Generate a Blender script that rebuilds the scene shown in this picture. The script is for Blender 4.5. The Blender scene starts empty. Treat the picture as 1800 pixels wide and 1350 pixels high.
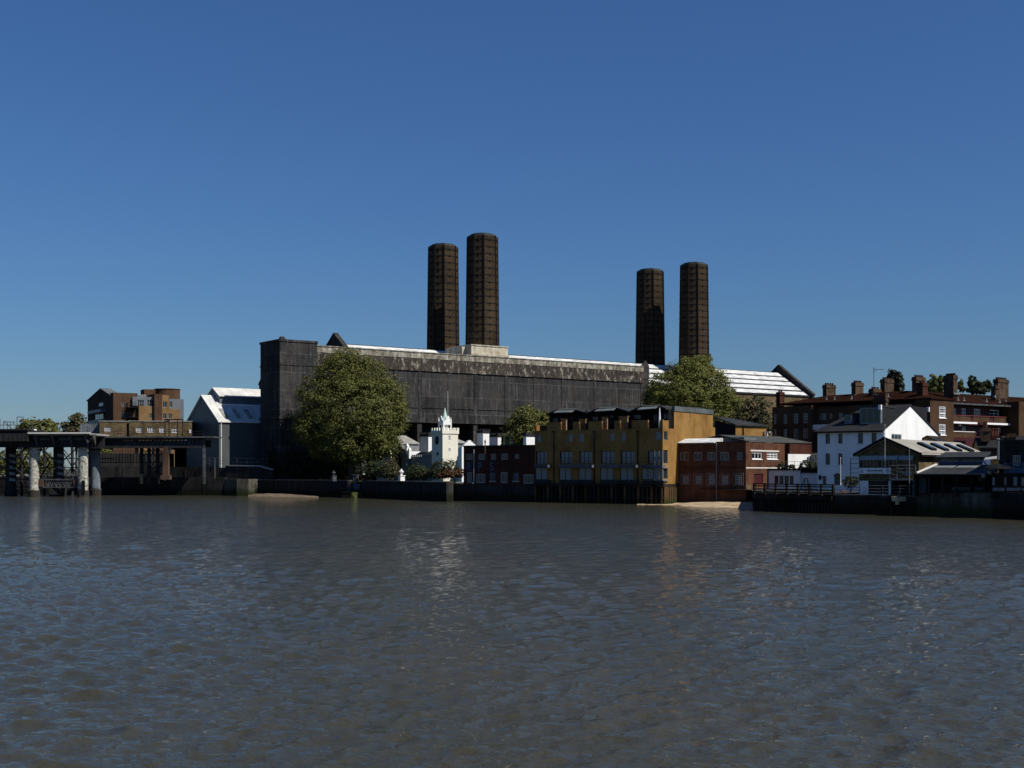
import bpy, math, random
import numpy as np
from mathutils import Vector
R = math.radians
random.seed(7); rng = np.random.default_rng(7)
scene = bpy.context.scene
col = scene.collection

# ------------------------------------------------------------------ camera, sky, sun, exposure
FPX, HY, CX, CH = 2200.0, 824.0, 900.0, 5.5      # focal length in px of the 1800 px photo, horizon row, centre column, eye height
cam = bpy.data.cameras.new('camera'); camo = bpy.data.objects.new('camera', cam); col.objects.link(camo)
camo.location = (0, 0, CH); camo.rotation_euler = (R(90), 0, 0)
cam.sensor_width = 36; cam.lens = FPX/1800*36; cam.shift_y = (HY-675)/1800
cam.clip_end = 30000; cam.clip_start = 0.5
scene.camera = camo

SUN_OMEGA, SUN_EL = 61.0, 48.0                   # to the right of straight-towards-camera; elevation
sd = Vector((math.sin(R(SUN_OMEGA))*math.cos(R(SUN_EL)), -math.cos(R(SUN_OMEGA))*math.cos(R(SUN_EL)), math.sin(R(SUN_EL))))
world = bpy.data.worlds.new('World'); scene.world = world; world.use_nodes = True
wn = world.node_tree
sky = wn.nodes.new('ShaderNodeTexSky'); sky.sky_type = 'NISHITA'; sky.sun_disc = False
sky.sun_elevation = R(SUN_EL); sky.sun_rotation = math.atan2(sd.x, sd.y)
sky.altitude = 0; sky.air_density = 1.3; sky.dust_density = 0.1; sky.ozone_density = 10.0
bg = wn.nodes['Background']; bg.inputs['Strength'].default_value = 0.05
tint = wn.nodes.new('ShaderNodeMix'); tint.data_type = 'RGBA'; tint.blend_type = 'MULTIPLY'; tint.inputs['Factor'].default_value = 1
tint.inputs['B'].default_value = (.741, .949, 1.243, 1)
wn.links.new(sky.outputs['Color'], tint.inputs['A']); wn.links.new(tint.outputs['Result'], bg.inputs['Color'])
sun = bpy.data.lights.new('sun', 'SUN'); sun.energy = 5.0; sun.angle = R(0.53); sun.color = (1, .95, .86)
suno = bpy.data.objects.new('sun', sun); col.objects.link(suno)
suno.rotation_euler = sd.to_track_quat('Z', 'Y').to_euler(); suno.location = (60, -40, 120)
scene.view_settings.view_transform = 'Standard'; scene.view_settings.look = 'None'
scene.view_settings.exposure = 0.19; scene.view_settings.gamma = 1
try: scene.view_settings.use_curve_mapping = False
except Exception: pass
scene.cycles.max_bounces = 6

# ------------------------------------------------------------------ materials
M = {}
def mat(name, c, rough=.85, metal=0, spec=.3):
    m = bpy.data.materials.new(name); m.use_nodes = True
    b = m.node_tree.nodes['Principled BSDF']
    b.inputs['Base Color'].default_value = (*c, 1); b.inputs['Roughness'].default_value = rough
    b.inputs['Metallic'].default_value = metal; b.inputs['Specular IOR Level'].default_value = spec
    M[name] = m; return m
def nodes(m): return m.node_tree.nodes, m.node_tree.links, m.node_tree.nodes['Principled BSDF']
def noise(m, scale=(1, 1, 1), s=1.0, det=4, rough=.6):
    N, L, _ = nodes(m)
    tc = N.new('ShaderNodeTexCoord'); mp = N.new('ShaderNodeMapping'); mp.inputs['Scale'].default_value = scale
    n = N.new('ShaderNodeTexNoise'); n.inputs['Scale'].default_value = s; n.inputs['Detail'].default_value = det; n.inputs['Roughness'].default_value = rough
    L.new(tc.outputs['Object'], mp.inputs['Vector']); L.new(mp.outputs['Vector'], n.inputs['Vector'])
    return n.outputs['Fac']
def ramp(m, fac, stops):
    N, L, _ = nodes(m); r = N.new('ShaderNodeValToRGB'); L.new(fac, r.inputs['Fac'])
    e = r.color_ramp.elements
    while len(e) > 1: e.remove(e[-1])
    e[0].position = stops[0][0]; e[0].color = (*stops[0][1], 1)
    for p, c in stops[1:]:
        x = e.new(p); x.color = (*c, 1)
    return r.outputs['Color']
def mix(m, a, b, fac, mode='MIX'):
    N, L, _ = nodes(m); x = N.new('ShaderNodeMix'); x.data_type = 'RGBA'; x.blend_type = mode
    for sock, v in ((x.inputs['Factor'], fac), (x.inputs['A'], a), (x.inputs['B'], b)):
        if isinstance(v, (int, float)): sock.default_value = v
        elif isinstance(v, tuple): sock.default_value = (*v, 1)
        else: L.new(v, sock)
    return x.outputs['Result']
def setc(m, c):
    N, L, b = nodes(m); L.new(c, b.inputs['Base Color'])
def bump(m, h, strength=.4, dist=.03):
    N, L, b = nodes(m); x = N.new('ShaderNodeBump'); x.inputs['Strength'].default_value = strength; x.inputs['Distance'].default_value = dist
    L.new(h, x.inputs['Height']); L.new(x.outputs['Normal'], b.inputs['Normal'])

def masonry(name, c1, c2, c3=None, brick=.9, patch=.25, streak=.15, rough=.9, bmp=.06):
    """brickwork seen from afar: course-sized speckle, big tonal patches, rain streaks"""
    m = mat(name, c1, rough, spec=.06)
    fine = noise(m, (1, 1, 2.6), 1.6/brick, 3, .75)
    big = noise(m, (1, 1, 1), patch, 4, .6)
    st = noise(m, (1, 1, .08), 1.1, 3, .6)
    c = ramp(m, fine, [(.36, c1), (.62, c2)])
    c3 = c3 or tuple(x*.6 for x in c1)
    c = mix(m, c, c3, ramp(m, big, [(.42, (0, 0, 0)), (.68, (.8, .8, .8))]))
    c = mix(m, c, ramp(m, st, [(.3, (1-streak*2,)*3), (.7, (1, 1, 1))]), 1.0, 'MULTIPLY')
    setc(m, c)
    if bmp > .1: bump(m, fine, bmp, .03)
    return m
def render_wall(name, c, dirt=.12, rough=.8):
    m = mat(name, c, rough, spec=.25)
    st = noise(m, (1, 1, .15), .9, 4, .6); big = noise(m, (1, 1, 1), .4, 3, .6)
    cc = mix(m, c, ramp(m, st, [(.3, (1-dirt*2,)*3), (.6, (1, 1, 1))]), 1.0, 'MULTIPLY')
    cc = mix(m, cc, ramp(m, big, [(.35, (1-dirt,)*3), (.65, (1, 1, 1))]), 1.0, 'MULTIPLY')
    setc(m, cc); return m

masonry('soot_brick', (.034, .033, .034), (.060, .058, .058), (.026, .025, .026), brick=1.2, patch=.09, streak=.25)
m = M['soot_brick']
N, L, b = nodes(m)                               # faint lines where old openings were bricked up, pale lime runs
tc = N.new('ShaderNodeTexCoord'); sx = N.new('ShaderNodeSeparateXYZ'); cb = N.new('ShaderNodeCombineXYZ')
L.new(tc.outputs['Object'], sx.inputs[0]); L.new(sx.outputs['X'], cb.inputs['X']); L.new(sx.outputs['Z'], cb.inputs['Y'])
bt = N.new('ShaderNodeTexBrick'); bt.inputs['Scale'].default_value = 1; bt.inputs['Brick Width'].default_value = 5.2; bt.inputs['Row Height'].default_value = 3.9
bt.inputs['Mortar Size'].default_value = .11; bt.inputs['Mortar Smooth'].default_value = .6; bt.offset = .35
bt.inputs['Color1'].default_value = (.75, .75, .75, 1); bt.inputs['Color2'].default_value = (1.2, 1.2, 1.2, 1); bt.inputs['Mortar'].default_value = (2.3, 2.25, 2.15, 1)
L.new(cb.outputs[0], bt.inputs['Vector'])
src = b.inputs['Base Color'].links[0].from_socket
brk = ramp(m, noise(m, (1, 1, 1), .22, 4, .65), [(.38, (.1, .1, .1)), (.55, (1, 1, 1))])
c = mix(m, src, mix(m, (1., 1., 1.), bt.outputs['Color'], brk), 1.0, 'MULTIPLY')
runs = ramp(m, noise(m, (1, 1, .13), 1.9, 4, .7), [(.55, (0, 0, 0)), (.70, (.55, .55, .55))])
c = mix(m, c, (.15, .145, .14), runs)
c = mix(m, c, (.075, .064, .050), ramp(m, noise(m, (1, 1, 1.5), .12, 4, .6), [(.50, (0, 0, 0)), (.64, (.3, .3, .3))])); setc(m, c)

masonry('brown_brick', (.055, .045, .038), (.085, .07, .058), (.03, .027, .026), brick=1.1, patch=.2, streak=.25)
m = M['brown_brick']
src = nodes(m)[2].inputs['Base Color'].links[0].from_socket
runs = ramp(m, noise(m, (1, 1, .45), .9, 6, .8), [(.54, (0, 0, 0)), (.62, (.7, .7, .7))])
setc(m, mix(m, src, (.40, .37, .30), runs))
m = masonry('limed_concrete', (.34, .32, .26), (.55, .52, .44), (.20, .18, .13), brick=1.4, patch=.5, streak=.3)
src = nodes(m)[2].inputs['Base Color'].links[0].from_socket
setc(m, mix(m, src, (.10, .08, .055), ramp(m, noise(m, (1, 1, .5), 1.3, 5, .75), [(.47, (0, 0, 0)), (.58, (.85, .85, .85))])))
masonry('limed_box', (.50, .45, .34), (.66, .61, .50), (.34, .28, .18), brick=1.0, patch=.6, streak=.2)
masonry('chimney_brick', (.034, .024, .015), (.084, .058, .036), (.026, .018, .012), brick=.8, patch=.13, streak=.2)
masonry('yellow_brick', (.150, .075, .020), (.40, .235, .080), (.145, .073, .020), brick=.36, patch=.3, streak=.08)
masonry('terrace_brick', (.075, .048, .022), (.12, .08, .04), (.06, .04, .02), brick=.6, patch=.3, streak=.12)
masonry('red_brick', (.070, .031, .019), (.150, .070, .043), (.048, .022, .015), brick=.5, patch=.5, streak=.12)
masonry('dark_red_brick', (.050, .019, .012), (.085, .034, .024), (.035, .014, .01), brick=.6, patch=.4, streak=.15)
masonry('estate_brick', (.062, .035, .020), (.104, .062, .037), (.044, .025, .015), brick=.5, patch=.25, streak=.12)
masonry('estate_shade_brick', (.045, .028, .02), (.07, .044, .03), (.03, .02, .016), brick=.5, patch=.25, streak=.12)  # darker copy of the estate brick, shade put into its colour
masonry('stock_brick', (.080, .058, .030), (.21, .155, .085), (.05, .036, .02), brick=1.0, patch=.6, streak=.15)
masonry('orange_brick', (.15, .092, .040), (.27, .172, .082), (.12, .072, .03), brick=.5, patch=.3, streak=.08)
masonry('flat_brick', (.068, .038, .023), (.11, .066, .042), (.05, .028, .018), brick=.6, patch=.3, streak=.1)
masonry('stack_brick', (.065, .04, .025), (.13, .09, .062), (.03, .02, .014), brick=.6, patch=1.1, streak=.2)
masonry('quay_wall', (.030, .029, .030), (.055, .052, .05), (.02, .02, .018), brick=.9, patch=.25, streak=.3)
m = masonry('quay_concrete', (.10, .088, .07), (.16, .145, .12), (.05, .045, .035), brick=1.2, patch=.4, streak=.35)
src = nodes(m)[2].inputs['Base Color'].links[0].from_socket
N, L, b = nodes(m); tc = N.new('ShaderNodeTexCoord'); sx = N.new('ShaderNodeSeparateXYZ'); L.new(tc.outputs['Object'], sx.inputs[0])
def tide(m, hi=1.9, lo=.8, colr=(.022, .028, .012)):
    """weed and slime below high water"""
    N, L, b = nodes(m); s0 = b.inputs['Base Color'].links[0].from_socket
    g = N.new('ShaderNodeNewGeometry'); s = N.new('ShaderNodeSeparateXYZ'); L.new(g.outputs['Position'], s.inputs[0])
    ad = N.new('ShaderNodeMath'); ad.operation = 'MULTIPLY_ADD'; ad.inputs[1].default_value = 1.4; L.new(noise(m, (1, 1, 1), .6, 4), ad.inputs[0]); L.new(s.outputs['Z'], ad.inputs[2])
    mr = N.new('ShaderNodeMapRange'); mr.inputs['From Min'].default_value = hi+.7; mr.inputs['From Max'].default_value = lo+.7
    L.new(ad.outputs[0], mr.inputs['Value']); setc(m, mix(m, s0, colr, mr.outputs['Result']))
tide(M['quay_concrete']); tide(M['quay_wall'], 1.8, .9, (.010, .011, .008))
m = masonry('pier_iron_white', (.40, .39, .33), (.58, .57, .50), (.30, .28, .22), brick=.5, patch=.8, streak=.15)
src = nodes(m)[2].inputs['Base Color'].links[0].from_socket
setc(m, mix(m, src, (.06, .055, .05), ramp(m, noise(m, (1, 1, .8), 2.6, 5, .8), [(.52, (0, 0, 0)), (.57, (.9, .9, .9))])))
tide(M['pier_iron_white'], 1.5, 1.2, (.035, .032, .028))
m = masonry('pier_iron_grey', (.15, .17, .19), (.22, .25, .28), (.10, .11, .12), brick=.6, patch=.8, streak=.2); tide(m, 1.5, 1.2, (.035, .032, .028))
masonry('iron_dark', (.022, .024, .028), (.04, .043, .048), (.03, .024, .02), brick=.8, patch=.5, streak=.2, rough=.7)
masonry('iron_grey', (.07, .075, .08), (.12, .125, .13), (.045, .042, .04), brick=.8, patch=.6, streak=.2, rough=.7)
masonry('stripe_pale', (.25, .27, .29), (.33, .35, .37), None, brick=.8)
masonry('rust', (.09, .055, .04), (.14, .09, .065), None, brick=.8)
masonry('timber', (.028, .022, .018), (.055, .045, .038), (.015, .013, .011), brick=.5, streak=.3)
m = masonry('tan_timber', (.13, .075, .035), (.2, .12, .06), (.06, .05, .025), brick=.6, streak=.35); tide(m, 1.4, .3, (.03, .04, .012))
masonry('warm_wood', (.30, .17, .08), (.40, .24, .12), None, brick=.6)
masonry('plank', (.09, .10, .12), (.14, .15, .17), None, brick=.5, rough=.7)
render_wall('white_render', (.80, .80, .78), .07)
render_wall('blue_white_render', (.66, .74, .82), .07)
render_wall('cream_render', (.72, .69, .58), .06)
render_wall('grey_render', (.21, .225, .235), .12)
render_wall('clad_grey', (.075, .088, .088), .10, .5)
render_wall('panel_grey', (.13, .145, .165), .08, .5)
mat('white_paint', (.8, .8, .8), .5); mat('offwhite', (.62, .60, .55), .6); mat('soft_white', (.30, .31, .31), .6)
mat('grey_paint', (.22, .24, .26), .5); mat('glass', (.02, .024, .028), .06, spec=.5); mat('glass_dim', (.012, .013, .016), .15, spec=.35)
mat('glass_pale', (.13, .15, .17), .12, spec=.5)
mat('black', (.008, .008, .009), .8, spec=.1); mat('void', (.004, .004, .005), 1, spec=0)
mat('band_iron', (.010, .009, .009), .8, spec=.15)
mat('copper', (.42, .58, .50), .6); mat('tile_red', (.14, .03, .025), .7); mat('maroon', (.045, .006, .010), .6)
mat('navy', (.03, .05, .12), .5); mat('sign_blue', (.03, .06, .25), .5); mat('mural_blue', (.022, .085, .16), .7)
mat('garage_brown', (.035, .028, .018), .7); mat('steel_pale', (.17, .18, .18), .5, spec=.4); mat('orange_red', (.45, .08, .03), .5)
mat('terracotta', (.10, .03, .018), .8)
def roofing(name, c1, c2, rough=.75, seam=(2.0, .15, .15)):
    m = mat(name, c1, rough, spec=0.0 if 'tile' in name else .05); n = noise(m, seam, 1.5, 4, .65); b2 = noise(m, (1, 1, 1), .3, 3)
    c = ramp(m, n, [(.35, c1), (.65, c2)]); c = mix(m, c, ramp(m, b2, [(.35, (.75,)*3), (.65, (1, 1, 1))]), 1.0, 'MULTIPLY'); setc(m, c); return m
roofing('white_roof', (.40, .41, .40), (.78, .78, .76), .75, (.35, 1.2, 1.2)); roofing('pale_roof', (.25, .24, .21), (.36, .345, .30), .8, (.3, 2, 1))
roofing('slate', (.018, .019, .021), (.030, .031, .034), .7, (1, 1, 3)); roofing('zinc', (.10, .115, .115), (.15, .165, .165), .6)
roofing('tile_brown', (.016, .0075, .0055), (.028, .013, .0095), 1.0, (1, 1, 4)); roofing('grey_felt', (.05, .054, .052), (.085, .09, .085), .85, (1, 1, 1))
roofing('dim_zinc', (.030, .032, .032), (.045, .047, .047), .65)
roofing('shed_white', (.48, .48, .44), (.66, .66, .62), .7); roofing('old_grey_roof', (.20, .20, .18), (.36, .35, .31), .9, (1, 1, 1))

# ------------------------------------------------------------------ mesh builder and frames
def tag(o, label=None, cat=None, group=None, kind=None):
    if label: o['label'] = label
    if cat: o['category'] = cat
    if group: o['group'] = group
    if kind: o['kind'] = kind
    return o
class MB:
    def __init__(s): s.v = []; s.f = []; s.m = []
    def quad(s, pts, m=0):
        i = len(s.v); s.v += [tuple(p) for p in pts]; s.f.append(tuple(range(i, i+len(pts)))); s.m.append(m)
    def hexa(s, p, m=0):                           # p: 4 bottom, 4 top
        i = len(s.v); s.v += [tuple(q) for q in p]
        for f in ((3, 2, 1, 0), (4, 5, 6, 7), (0, 1, 5, 4), (1, 2, 6, 5), (2, 3, 7, 6), (3, 0, 4, 7)):
            s.f.append(tuple(i+k for k in f)); s.m.append(m)
    def box(s, a0, a1, b0, b1, c0, c1, m=0):
        s.hexa([(a0, b0, c0), (a1, b0, c0), (a1, b1, c0), (a0, b1, c0), (a0, b0, c1), (a1, b0, c1), (a1, b1, c1), (a0, b1, c1)], m)
    def prism(s, prof, w0, w1, axis='v', m=0):     # profile in (u,z) extruded along v, in (v,z) along u, or in (u,v) along z
        n = len(prof); i = len(s.v)
        for w in (w0, w1):
            for a, b in prof:
                s.v.append({'v': (a, w, b), 'u': (w, a, b), 'z': (a, b, w)}[axis])
        s.f.append(tuple(range(i, i+n))); s.f.append(tuple(range(i+2*n-1, i+n-1, -1))); s.m += [m, m]
        for k in range(n):
            j = (k+1) % n; s.f.append((i+k, i+j, i+n+j, i+n+k)); s.m.append(m)
    def tube(s, p, q, r, n=6, r2=None, m=0):
        p = Vector(p); q = Vector(q); r2 = r if r2 is None else r2; d = (q-p)
        if d.length < 1e-6: return
        d.normalize(); a = d.orthogonal().normalized(); b = d.cross(a); i = len(s.v)
        for c, rr in ((p, r), (q, r2)):
            for k in range(n):
                t = 2*math.pi*(k+.5)/n; s.v.append(tuple(c+a*math.cos(t)*rr+b*math.sin(t)*rr))
        for k in range(n):
            j = (k+1) % n; s.f.append((i+k, i+j, i+n+j, i+n+k)); s.m.append(m)
        s.f.append(tuple(range(i+n-1, i-1, -1))); s.f.append(tuple(range(i+n, i+2*n))); s.m += [m, m]
    def lathe(s, cx, cy, prof, n=12, m=0, ph=0.0):
        i = len(s.v)
        for r, z in prof:
            for k in range(n):
                t = 2*math.pi*k/n+ph; s.v.append((cx+r*math.cos(t), cy+r*math.sin(t), z))
        for a in range(len(prof)-1):
            for k in range(n):
                j = (k+1) % n; s.f.append((i+a*n+k, i+a*n+j, i+(a+1)*n+j, i+(a+1)*n+k)); s.m.append(m)
        s.f.append(tuple(range(i+n-1, i-1, -1))); s.m.append(m)
        e = i+(len(prof)-1)*n; s.f.append(tuple(range(e, e+n))); s.m.append(m)
    def slab(s, pts, t, m=0):                      # a sheet with thickness t downwards
        n = len(pts); i = len(s.v); s.v += [tuple(p) for p in pts]+[(p[0], p[1], p[2]-t) for p in pts]
        s.f.append(tuple(range(i, i+n))); s.f.append(tuple(range(i+2*n-1, i+n-1, -1))); s.m += [m, m]
        for k in range(n):
            j = (k+1) % n; s.f.append((i+k, i+n+k, i+n+j, i+j)); s.m.append(m)
    def build(s, name, mats, parent=None, smooth=False):
        off = 0
        if parent is not None: off = base_of(parent)
        me = bpy.data.meshes.new(name); me.from_pydata([(a, b, c-off) for a, b, c in s.v], [], s.f)
        if not isinstance(mats, (list, tuple)): mats = [mats]
        for x in mats: me.materials.append(M[x])
        if len(mats) > 1: me.polygons.foreach_set('material_index', s.m)
        if smooth: me.polygons.foreach_set('use_smooth', [True]*len(s.f))
        me.update(); o = bpy.data.objects.new(name, me); col.objects.link(o)
        if parent is not None: o.parent = parent
        return o
BASE = {}
def base_of(o):
    while o is not None:
        if o.name in BASE: return BASE[o.name]
        o = o.parent
    return 0
class Fr:
    """a building's own axes: u along its front to the right, v into it; deg turns the front towards the right"""
    def __init__(s, px, Y, deg, X=None):
        s.X = (px-CX)/FPX*Y if X is None else X; s.Y = Y; s.deg = deg; t = R(deg); s.t = t
        s.ux, s.uy = math.cos(t), math.sin(t); s.vx, s.vy = -math.sin(t), math.cos(t)
    def u(s, px, v=0):
        m = (px-CX)/FPX; return (m*(s.Y+v*s.vy)-s.X-v*s.vx)/(s.ux-m*s.uy)
    def v(s, px, u=0):
        m = (px-CX)/FPX; return (m*(s.Y+u*s.uy)-s.X-u*s.ux)/(s.vx-m*s.vy)
    def z(s, py, u=0, v=0): return CH+(HY-py)/FPX*(s.Y+u*s.uy+v*s.vy)
    def w(s, u, v=0): return (s.X+u*s.ux+v*s.vx, s.Y+u*s.uy+v*s.vy)
    def loc(s, X, Y): return ((X-s.X)*s.ux+(Y-s.Y)*s.uy, (X-s.X)*s.vx+(Y-s.Y)*s.vy)
def thing(name, fr, base, label, cat, group=None, u=0, v=0, rot=None):
    o = bpy.data.objects.new(name, None); col.objects.link(o); o.empty_display_size = .5
    X, Y = fr.w(u, v) if fr else (0, 0)
    o.location = (X, Y, base); o.rotation_euler = (0, 0, fr.t if fr and rot is None else (rot or 0))
    BASE[o.name] = base; return tag(o, label, cat, group)
def solo(mb, name, fr, base, mats, label, cat, group=None, smooth=False):
    BASE['_tmp'] = base
    mb.v = [(a, b, c-base) for a, b, c in mb.v]
    o = mb.build(name, mats, None, smooth)
    o.location = (fr.X if fr else 0, fr.Y if fr else 0, base); o.rotation_euler = (0, 0, fr.t if fr else 0)
    return tag(o, label, cat, group)
class Pl:
    """a wall plane of a frame: kind F (front, v=c), R (right side, u=c), L (left side, u=c); d is depth into the wall"""
    def __init__(s, fr, kind, c): s.fr, s.kind, s.c = fr, kind, c
    def p(s, a, d, z):
        return {'F': (a, s.c+d, z), 'R': (s.c-d, a, z), 'L': (s.c+d, a, z)}[s.kind]
    def a(s, px): return s.fr.u(px, s.c) if s.kind == 'F' else s.fr.v(px, s.c)
    def zz(s, py, a): return s.fr.z(py, a, s.c) if s.kind == 'F' else s.fr.z(py, s.c, a)
    def rect(s, x0, x1, y0, y1):
        a0, a1 = s.a(x0), s.a(x1); am = (a0+a1)/2
        return (min(a0, a1), max(a0, a1), s.zz(y1, am), s.zz(y0, am))
    def box(s, mb, a0, a1, d0, d1, z0, z1, m=0):
        mb.hexa([s.p(a0, d0, z0), s.p(a1, d0, z0), s.p(a1, d1, z0), s.p(a0, d1, z0), s.p(a0, d0, z1), s.p(a1, d0, z1), s.p(a1, d1, z1), s.p(a0, d1, z1)], m)
def wall_face(mb, pl, a0, a1, z0, z1, holes=(), rev=.14, m=0, top=None):
    """one wall face with real openings and their reveals; top: optional polygon of (a,z) continuing above z1 (a gable)"""
    hs = [(max(h[0], a0+.01), min(h[1], a1-.01), max(h[2], z0+.01), min(h[3], z1-.01)) for h in holes]
    hs = [h for h in hs if h[1]-h[0] > .05 and h[3]-h[2] > .05]
    xs = sorted({a0, a1, *[h[0] for h in hs], *[h[1] for h in hs]}); zs = sorted({z0, z1, *[h[2] for h in hs], *[h[3] for h in hs]})
    for i in range(len(xs)-1):
        for j in range(len(zs)-1):
            cx, cz = (xs[i]+xs[i+1])/2, (zs[j]+zs[j+1])/2
            if any(h[0] < cx < h[1] and h[2] < cz < h[3] for h in hs): continue
            mb.quad([pl.p(xs[i], 0, zs[j]), pl.p(xs[i+1], 0, zs[j]), pl.p(xs[i+1], 0, zs[j+1]), pl.p(xs[i], 0, zs[j+1])], m)
    for h in hs:
        A = [(h[0], h[2]), (h[1], h[2]), (h[1], h[3]), (h[0], h[3])]
        for k in range(4):
            p, q = A[k], A[(k+1) % 4]
            mb.quad([pl.p(p[0], 0, p[1]), pl.p(q[0], 0, q[1]), pl.p(q[0], rev, q[1]), pl.p(p[0], rev, p[1])], m)
    if top: mb.quad([pl.p(a, 0, z) for a, z in top], m)
def window(root, pl, h, cols=2, rows=2, fm='white_paint', gm='glass', rev=.14, fw=.07, sill=None, name='window', bars=.035, frow=None):
    a0, a1, z0, z1 = h; mb = MB(); d0, d1 = rev-.07, rev-.005
    pl.box(mb, a0, a0+fw, d0, d1, z0, z1); pl.box(mb, a1-fw, a1, d0, d1, z0, z1)
    pl.box(mb, a0+fw, a1-fw, d0, d1, z0, z0+fw); pl.box(mb, a0+fw, a1-fw, d0, d1, z1-fw, z1)
    for c in range(1, cols):
        x = a0+(a1-a0)*c/cols; pl.box(mb, x-bars/2-.01, x+bars/2+.01, d0+.004, d1-.004, z0+fw, z1-fw)
    for r in range(1, rows):
        z = z0+(z1-z0)*(frow if (frow and rows == 2) else r/rows); pl.box(mb, a0+fw, a1-fw, d0+.008, d1-.008, z-bars/2-.01, z+bars/2+.01)
    w = mb.build(name, fm, root)
    g = MB(); g.quad([pl.p(a0, rev, z0), pl.p(a1, rev, z0), pl.p(a1, rev, z1), pl.p(a0, rev, z1)]); g.build('pane', gm, w)
    if sill:
        s_ = MB(); pl.box(s_, a0-.1, a1+.1, -.10, .05, z0-.12, z0-.003); s_.build('sill', sill, w)
    return w
def shell(mb, fr, u0, u1, v0, v1, z0, z1, hf=(), hr=(), hl=(), m=0, roof=True, rev=.14):
    wall_face(mb, Pl(fr, 'F', v0), u0, u1, z0, z1, hf, rev, m)
    wall_face(mb, Pl(fr, 'R', u1), v0, v1, z0, z1, hr, rev, m)
    wall_face(mb, Pl(fr, 'L', u0), v0, v1, z0, z1, hl, rev, m)
    mb.quad([(u0, v1, z0), (u1, v1, z0), (u1, v1, z1), (u0, v1, z1)], m)
    if roof: mb.quad([(u0, v0, z1), (u1, v0, z1), (u1, v1, z1), (u0, v1, z1)], m)
def railing(mb, pts, h=1.05, rails=3, step=1.5, r=.03, m=0):
    for (p, q) in zip(pts[:-1], pts[1:]):
        p = Vector(p); q = Vector(q); n = max(1, round((q-p).length/step))
        for k in range(n+1):
            a = p.lerp(q, k/n); mb.tube(a, a+Vector((0, 0, h)), r, 5, m=m)
        for k in range(rails):
            zz = Vector((0, 0, h*(k+1)/rails)); mb.tube(p+zz, q+zz, r*.8, 5, m=m)
# ------------------------------------------------------------------ river and land
def river():
    """real waves: a sum of short wind waves; rows get wider apart with distance and the shortest waves fade there"""
    Ys = [8.0]
    while Ys[-1] < 330: Ys.append(Ys[-1]*(1+max(.0026, .0014+Ys[-1]*.00003)))
    Ys = np.array(Ys); nx = 900
    s = np.linspace(-1, 1, nx); hw = 8+Ys*.50
    X = s[None, :]*hw[:, None]; Y = np.repeat(Ys[:, None], nx, 1)
    dy = np.gradient(Ys)[:, None]; dx = (hw*2/nx)[:, None]; Z = np.zeros_like(X); DX = np.zeros_like(X); DY = np.zeros_like(X)
    wind = R(-80)
    for k in range(180):
        lam = .20*(20)**(rng.random()**1.5)          # .26 .. 5 m
        th = wind+rng.normal(0, .55)+(.75 if k % 5 == 0 else 0); kk = 2*math.pi/lam
        amp = .0047*lam**.86*(1+.35*rng.normal())*(.42 if lam > 2.2 else (.75 if lam > 1.4 else 1.12))
        kx, ky = kk*math.cos(th), kk*math.sin(th)
        res = abs(kx)*dx+abs(ky)*dy; fade = np.clip(1.5-res/1.4, 0, 1)
        ph = kx*X+ky*Y+rng.random()*6.28
        gx = .8+.4*np.sin(X*.11+Y*.05+k*.1)*np.sin(Y*.06-X*.05+k*.13)+.25*np.sin(X*.5+k)*np.sin(Y*.31+k*1.7)      # gusts
        a = amp*fade*gx; Z += a*np.sin(ph); DX += a*.8*np.cos(ph)*math.cos(th); DY += a*.8*np.cos(ph)*math.sin(th)
    fadeY = np.clip((Ys-8)/3, 0, 1)[:, None]
    V = np.stack([X+DX, Y+DY, Z*fadeY], -1).reshape(-1, 3)
    ny = len(Ys); idx = np.arange(ny*nx).reshape(ny, nx)
    F = np.stack([idx[:-1, :-1], idx[:-1, 1:], idx[1:, 1:], idx[1:, :-1]], -1).reshape(-1, 4)
    me = bpy.data.meshes.new('river'); me.vertices.add(len(V)); me.vertices.foreach_set('co', V.ravel())
    me.loops.add(F.size); me.loops.foreach_set('vertex_index', F.ravel().astype(np.int32))
    me.polygons.add(len(F)); me.polygons.foreach_set('loop_start', np.arange(0, F.size, 4, dtype=np.int32))
    try: me.polygons.foreach_set('loop_total', np.full(len(F), 4, dtype=np.int32))
    except Exception: pass
    me.polygons.foreach_set('use_smooth', np.ones(len(F), dtype=bool)); me.update(calc_edges=True)
    m = mat('river_water', (.036, .036, .026), .045, spec=.5)
    N, L, b = nodes(m); b.inputs['IOR'].default_value = 1.33
    mud = noise(m, (1, 1, 1), .05, 3); setc(m, ramp(m, mud, [(.35, (.034, .035, .024)), (.65, (.044, .040, .025))]))
    n1 = noise(m, (1, 2.0, 1), 6.5, 3, .55); n2 = noise(m, (1.0, 2.4, 1), 1.3, 3, .55)
    n3 = noise(m, (1, 2.0, 1), .55, 3, .6)
    ad = N.new('ShaderNodeMath'); ad.operation = 'MULTIPLY_ADD'; ad.inputs[1].default_value = .45; L.new(n1, ad.inputs[0]); L.new(n2, ad.inputs[2])
    ad2 = N.new('ShaderNodeMath'); ad2.operation = 'MULTIPLY_ADD'; ad2.inputs[1].default_value = 1.3; L.new(n3, ad2.inputs[0]); L.new(ad.outputs[0], ad2.inputs[2])
    bump(m, ad2.outputs[0], 1.0, .12)
    me.materials.append(m); o = bpy.data.objects.new('river', me); col.objects.link(o); tag(o, kind='structure')
    mb = MB(); mb.quad([(-9000, -9000, -.25), (9000, -9000, -.25), (9000, 9000, -.25), (-9000, 9000, -.25)])
    o2 = mb.build('river_far', 'river_water'); tag(o2, kind='structure')
river()

def wp(px, Y): return ((px-CX)/FPX*Y, Y)
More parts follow.
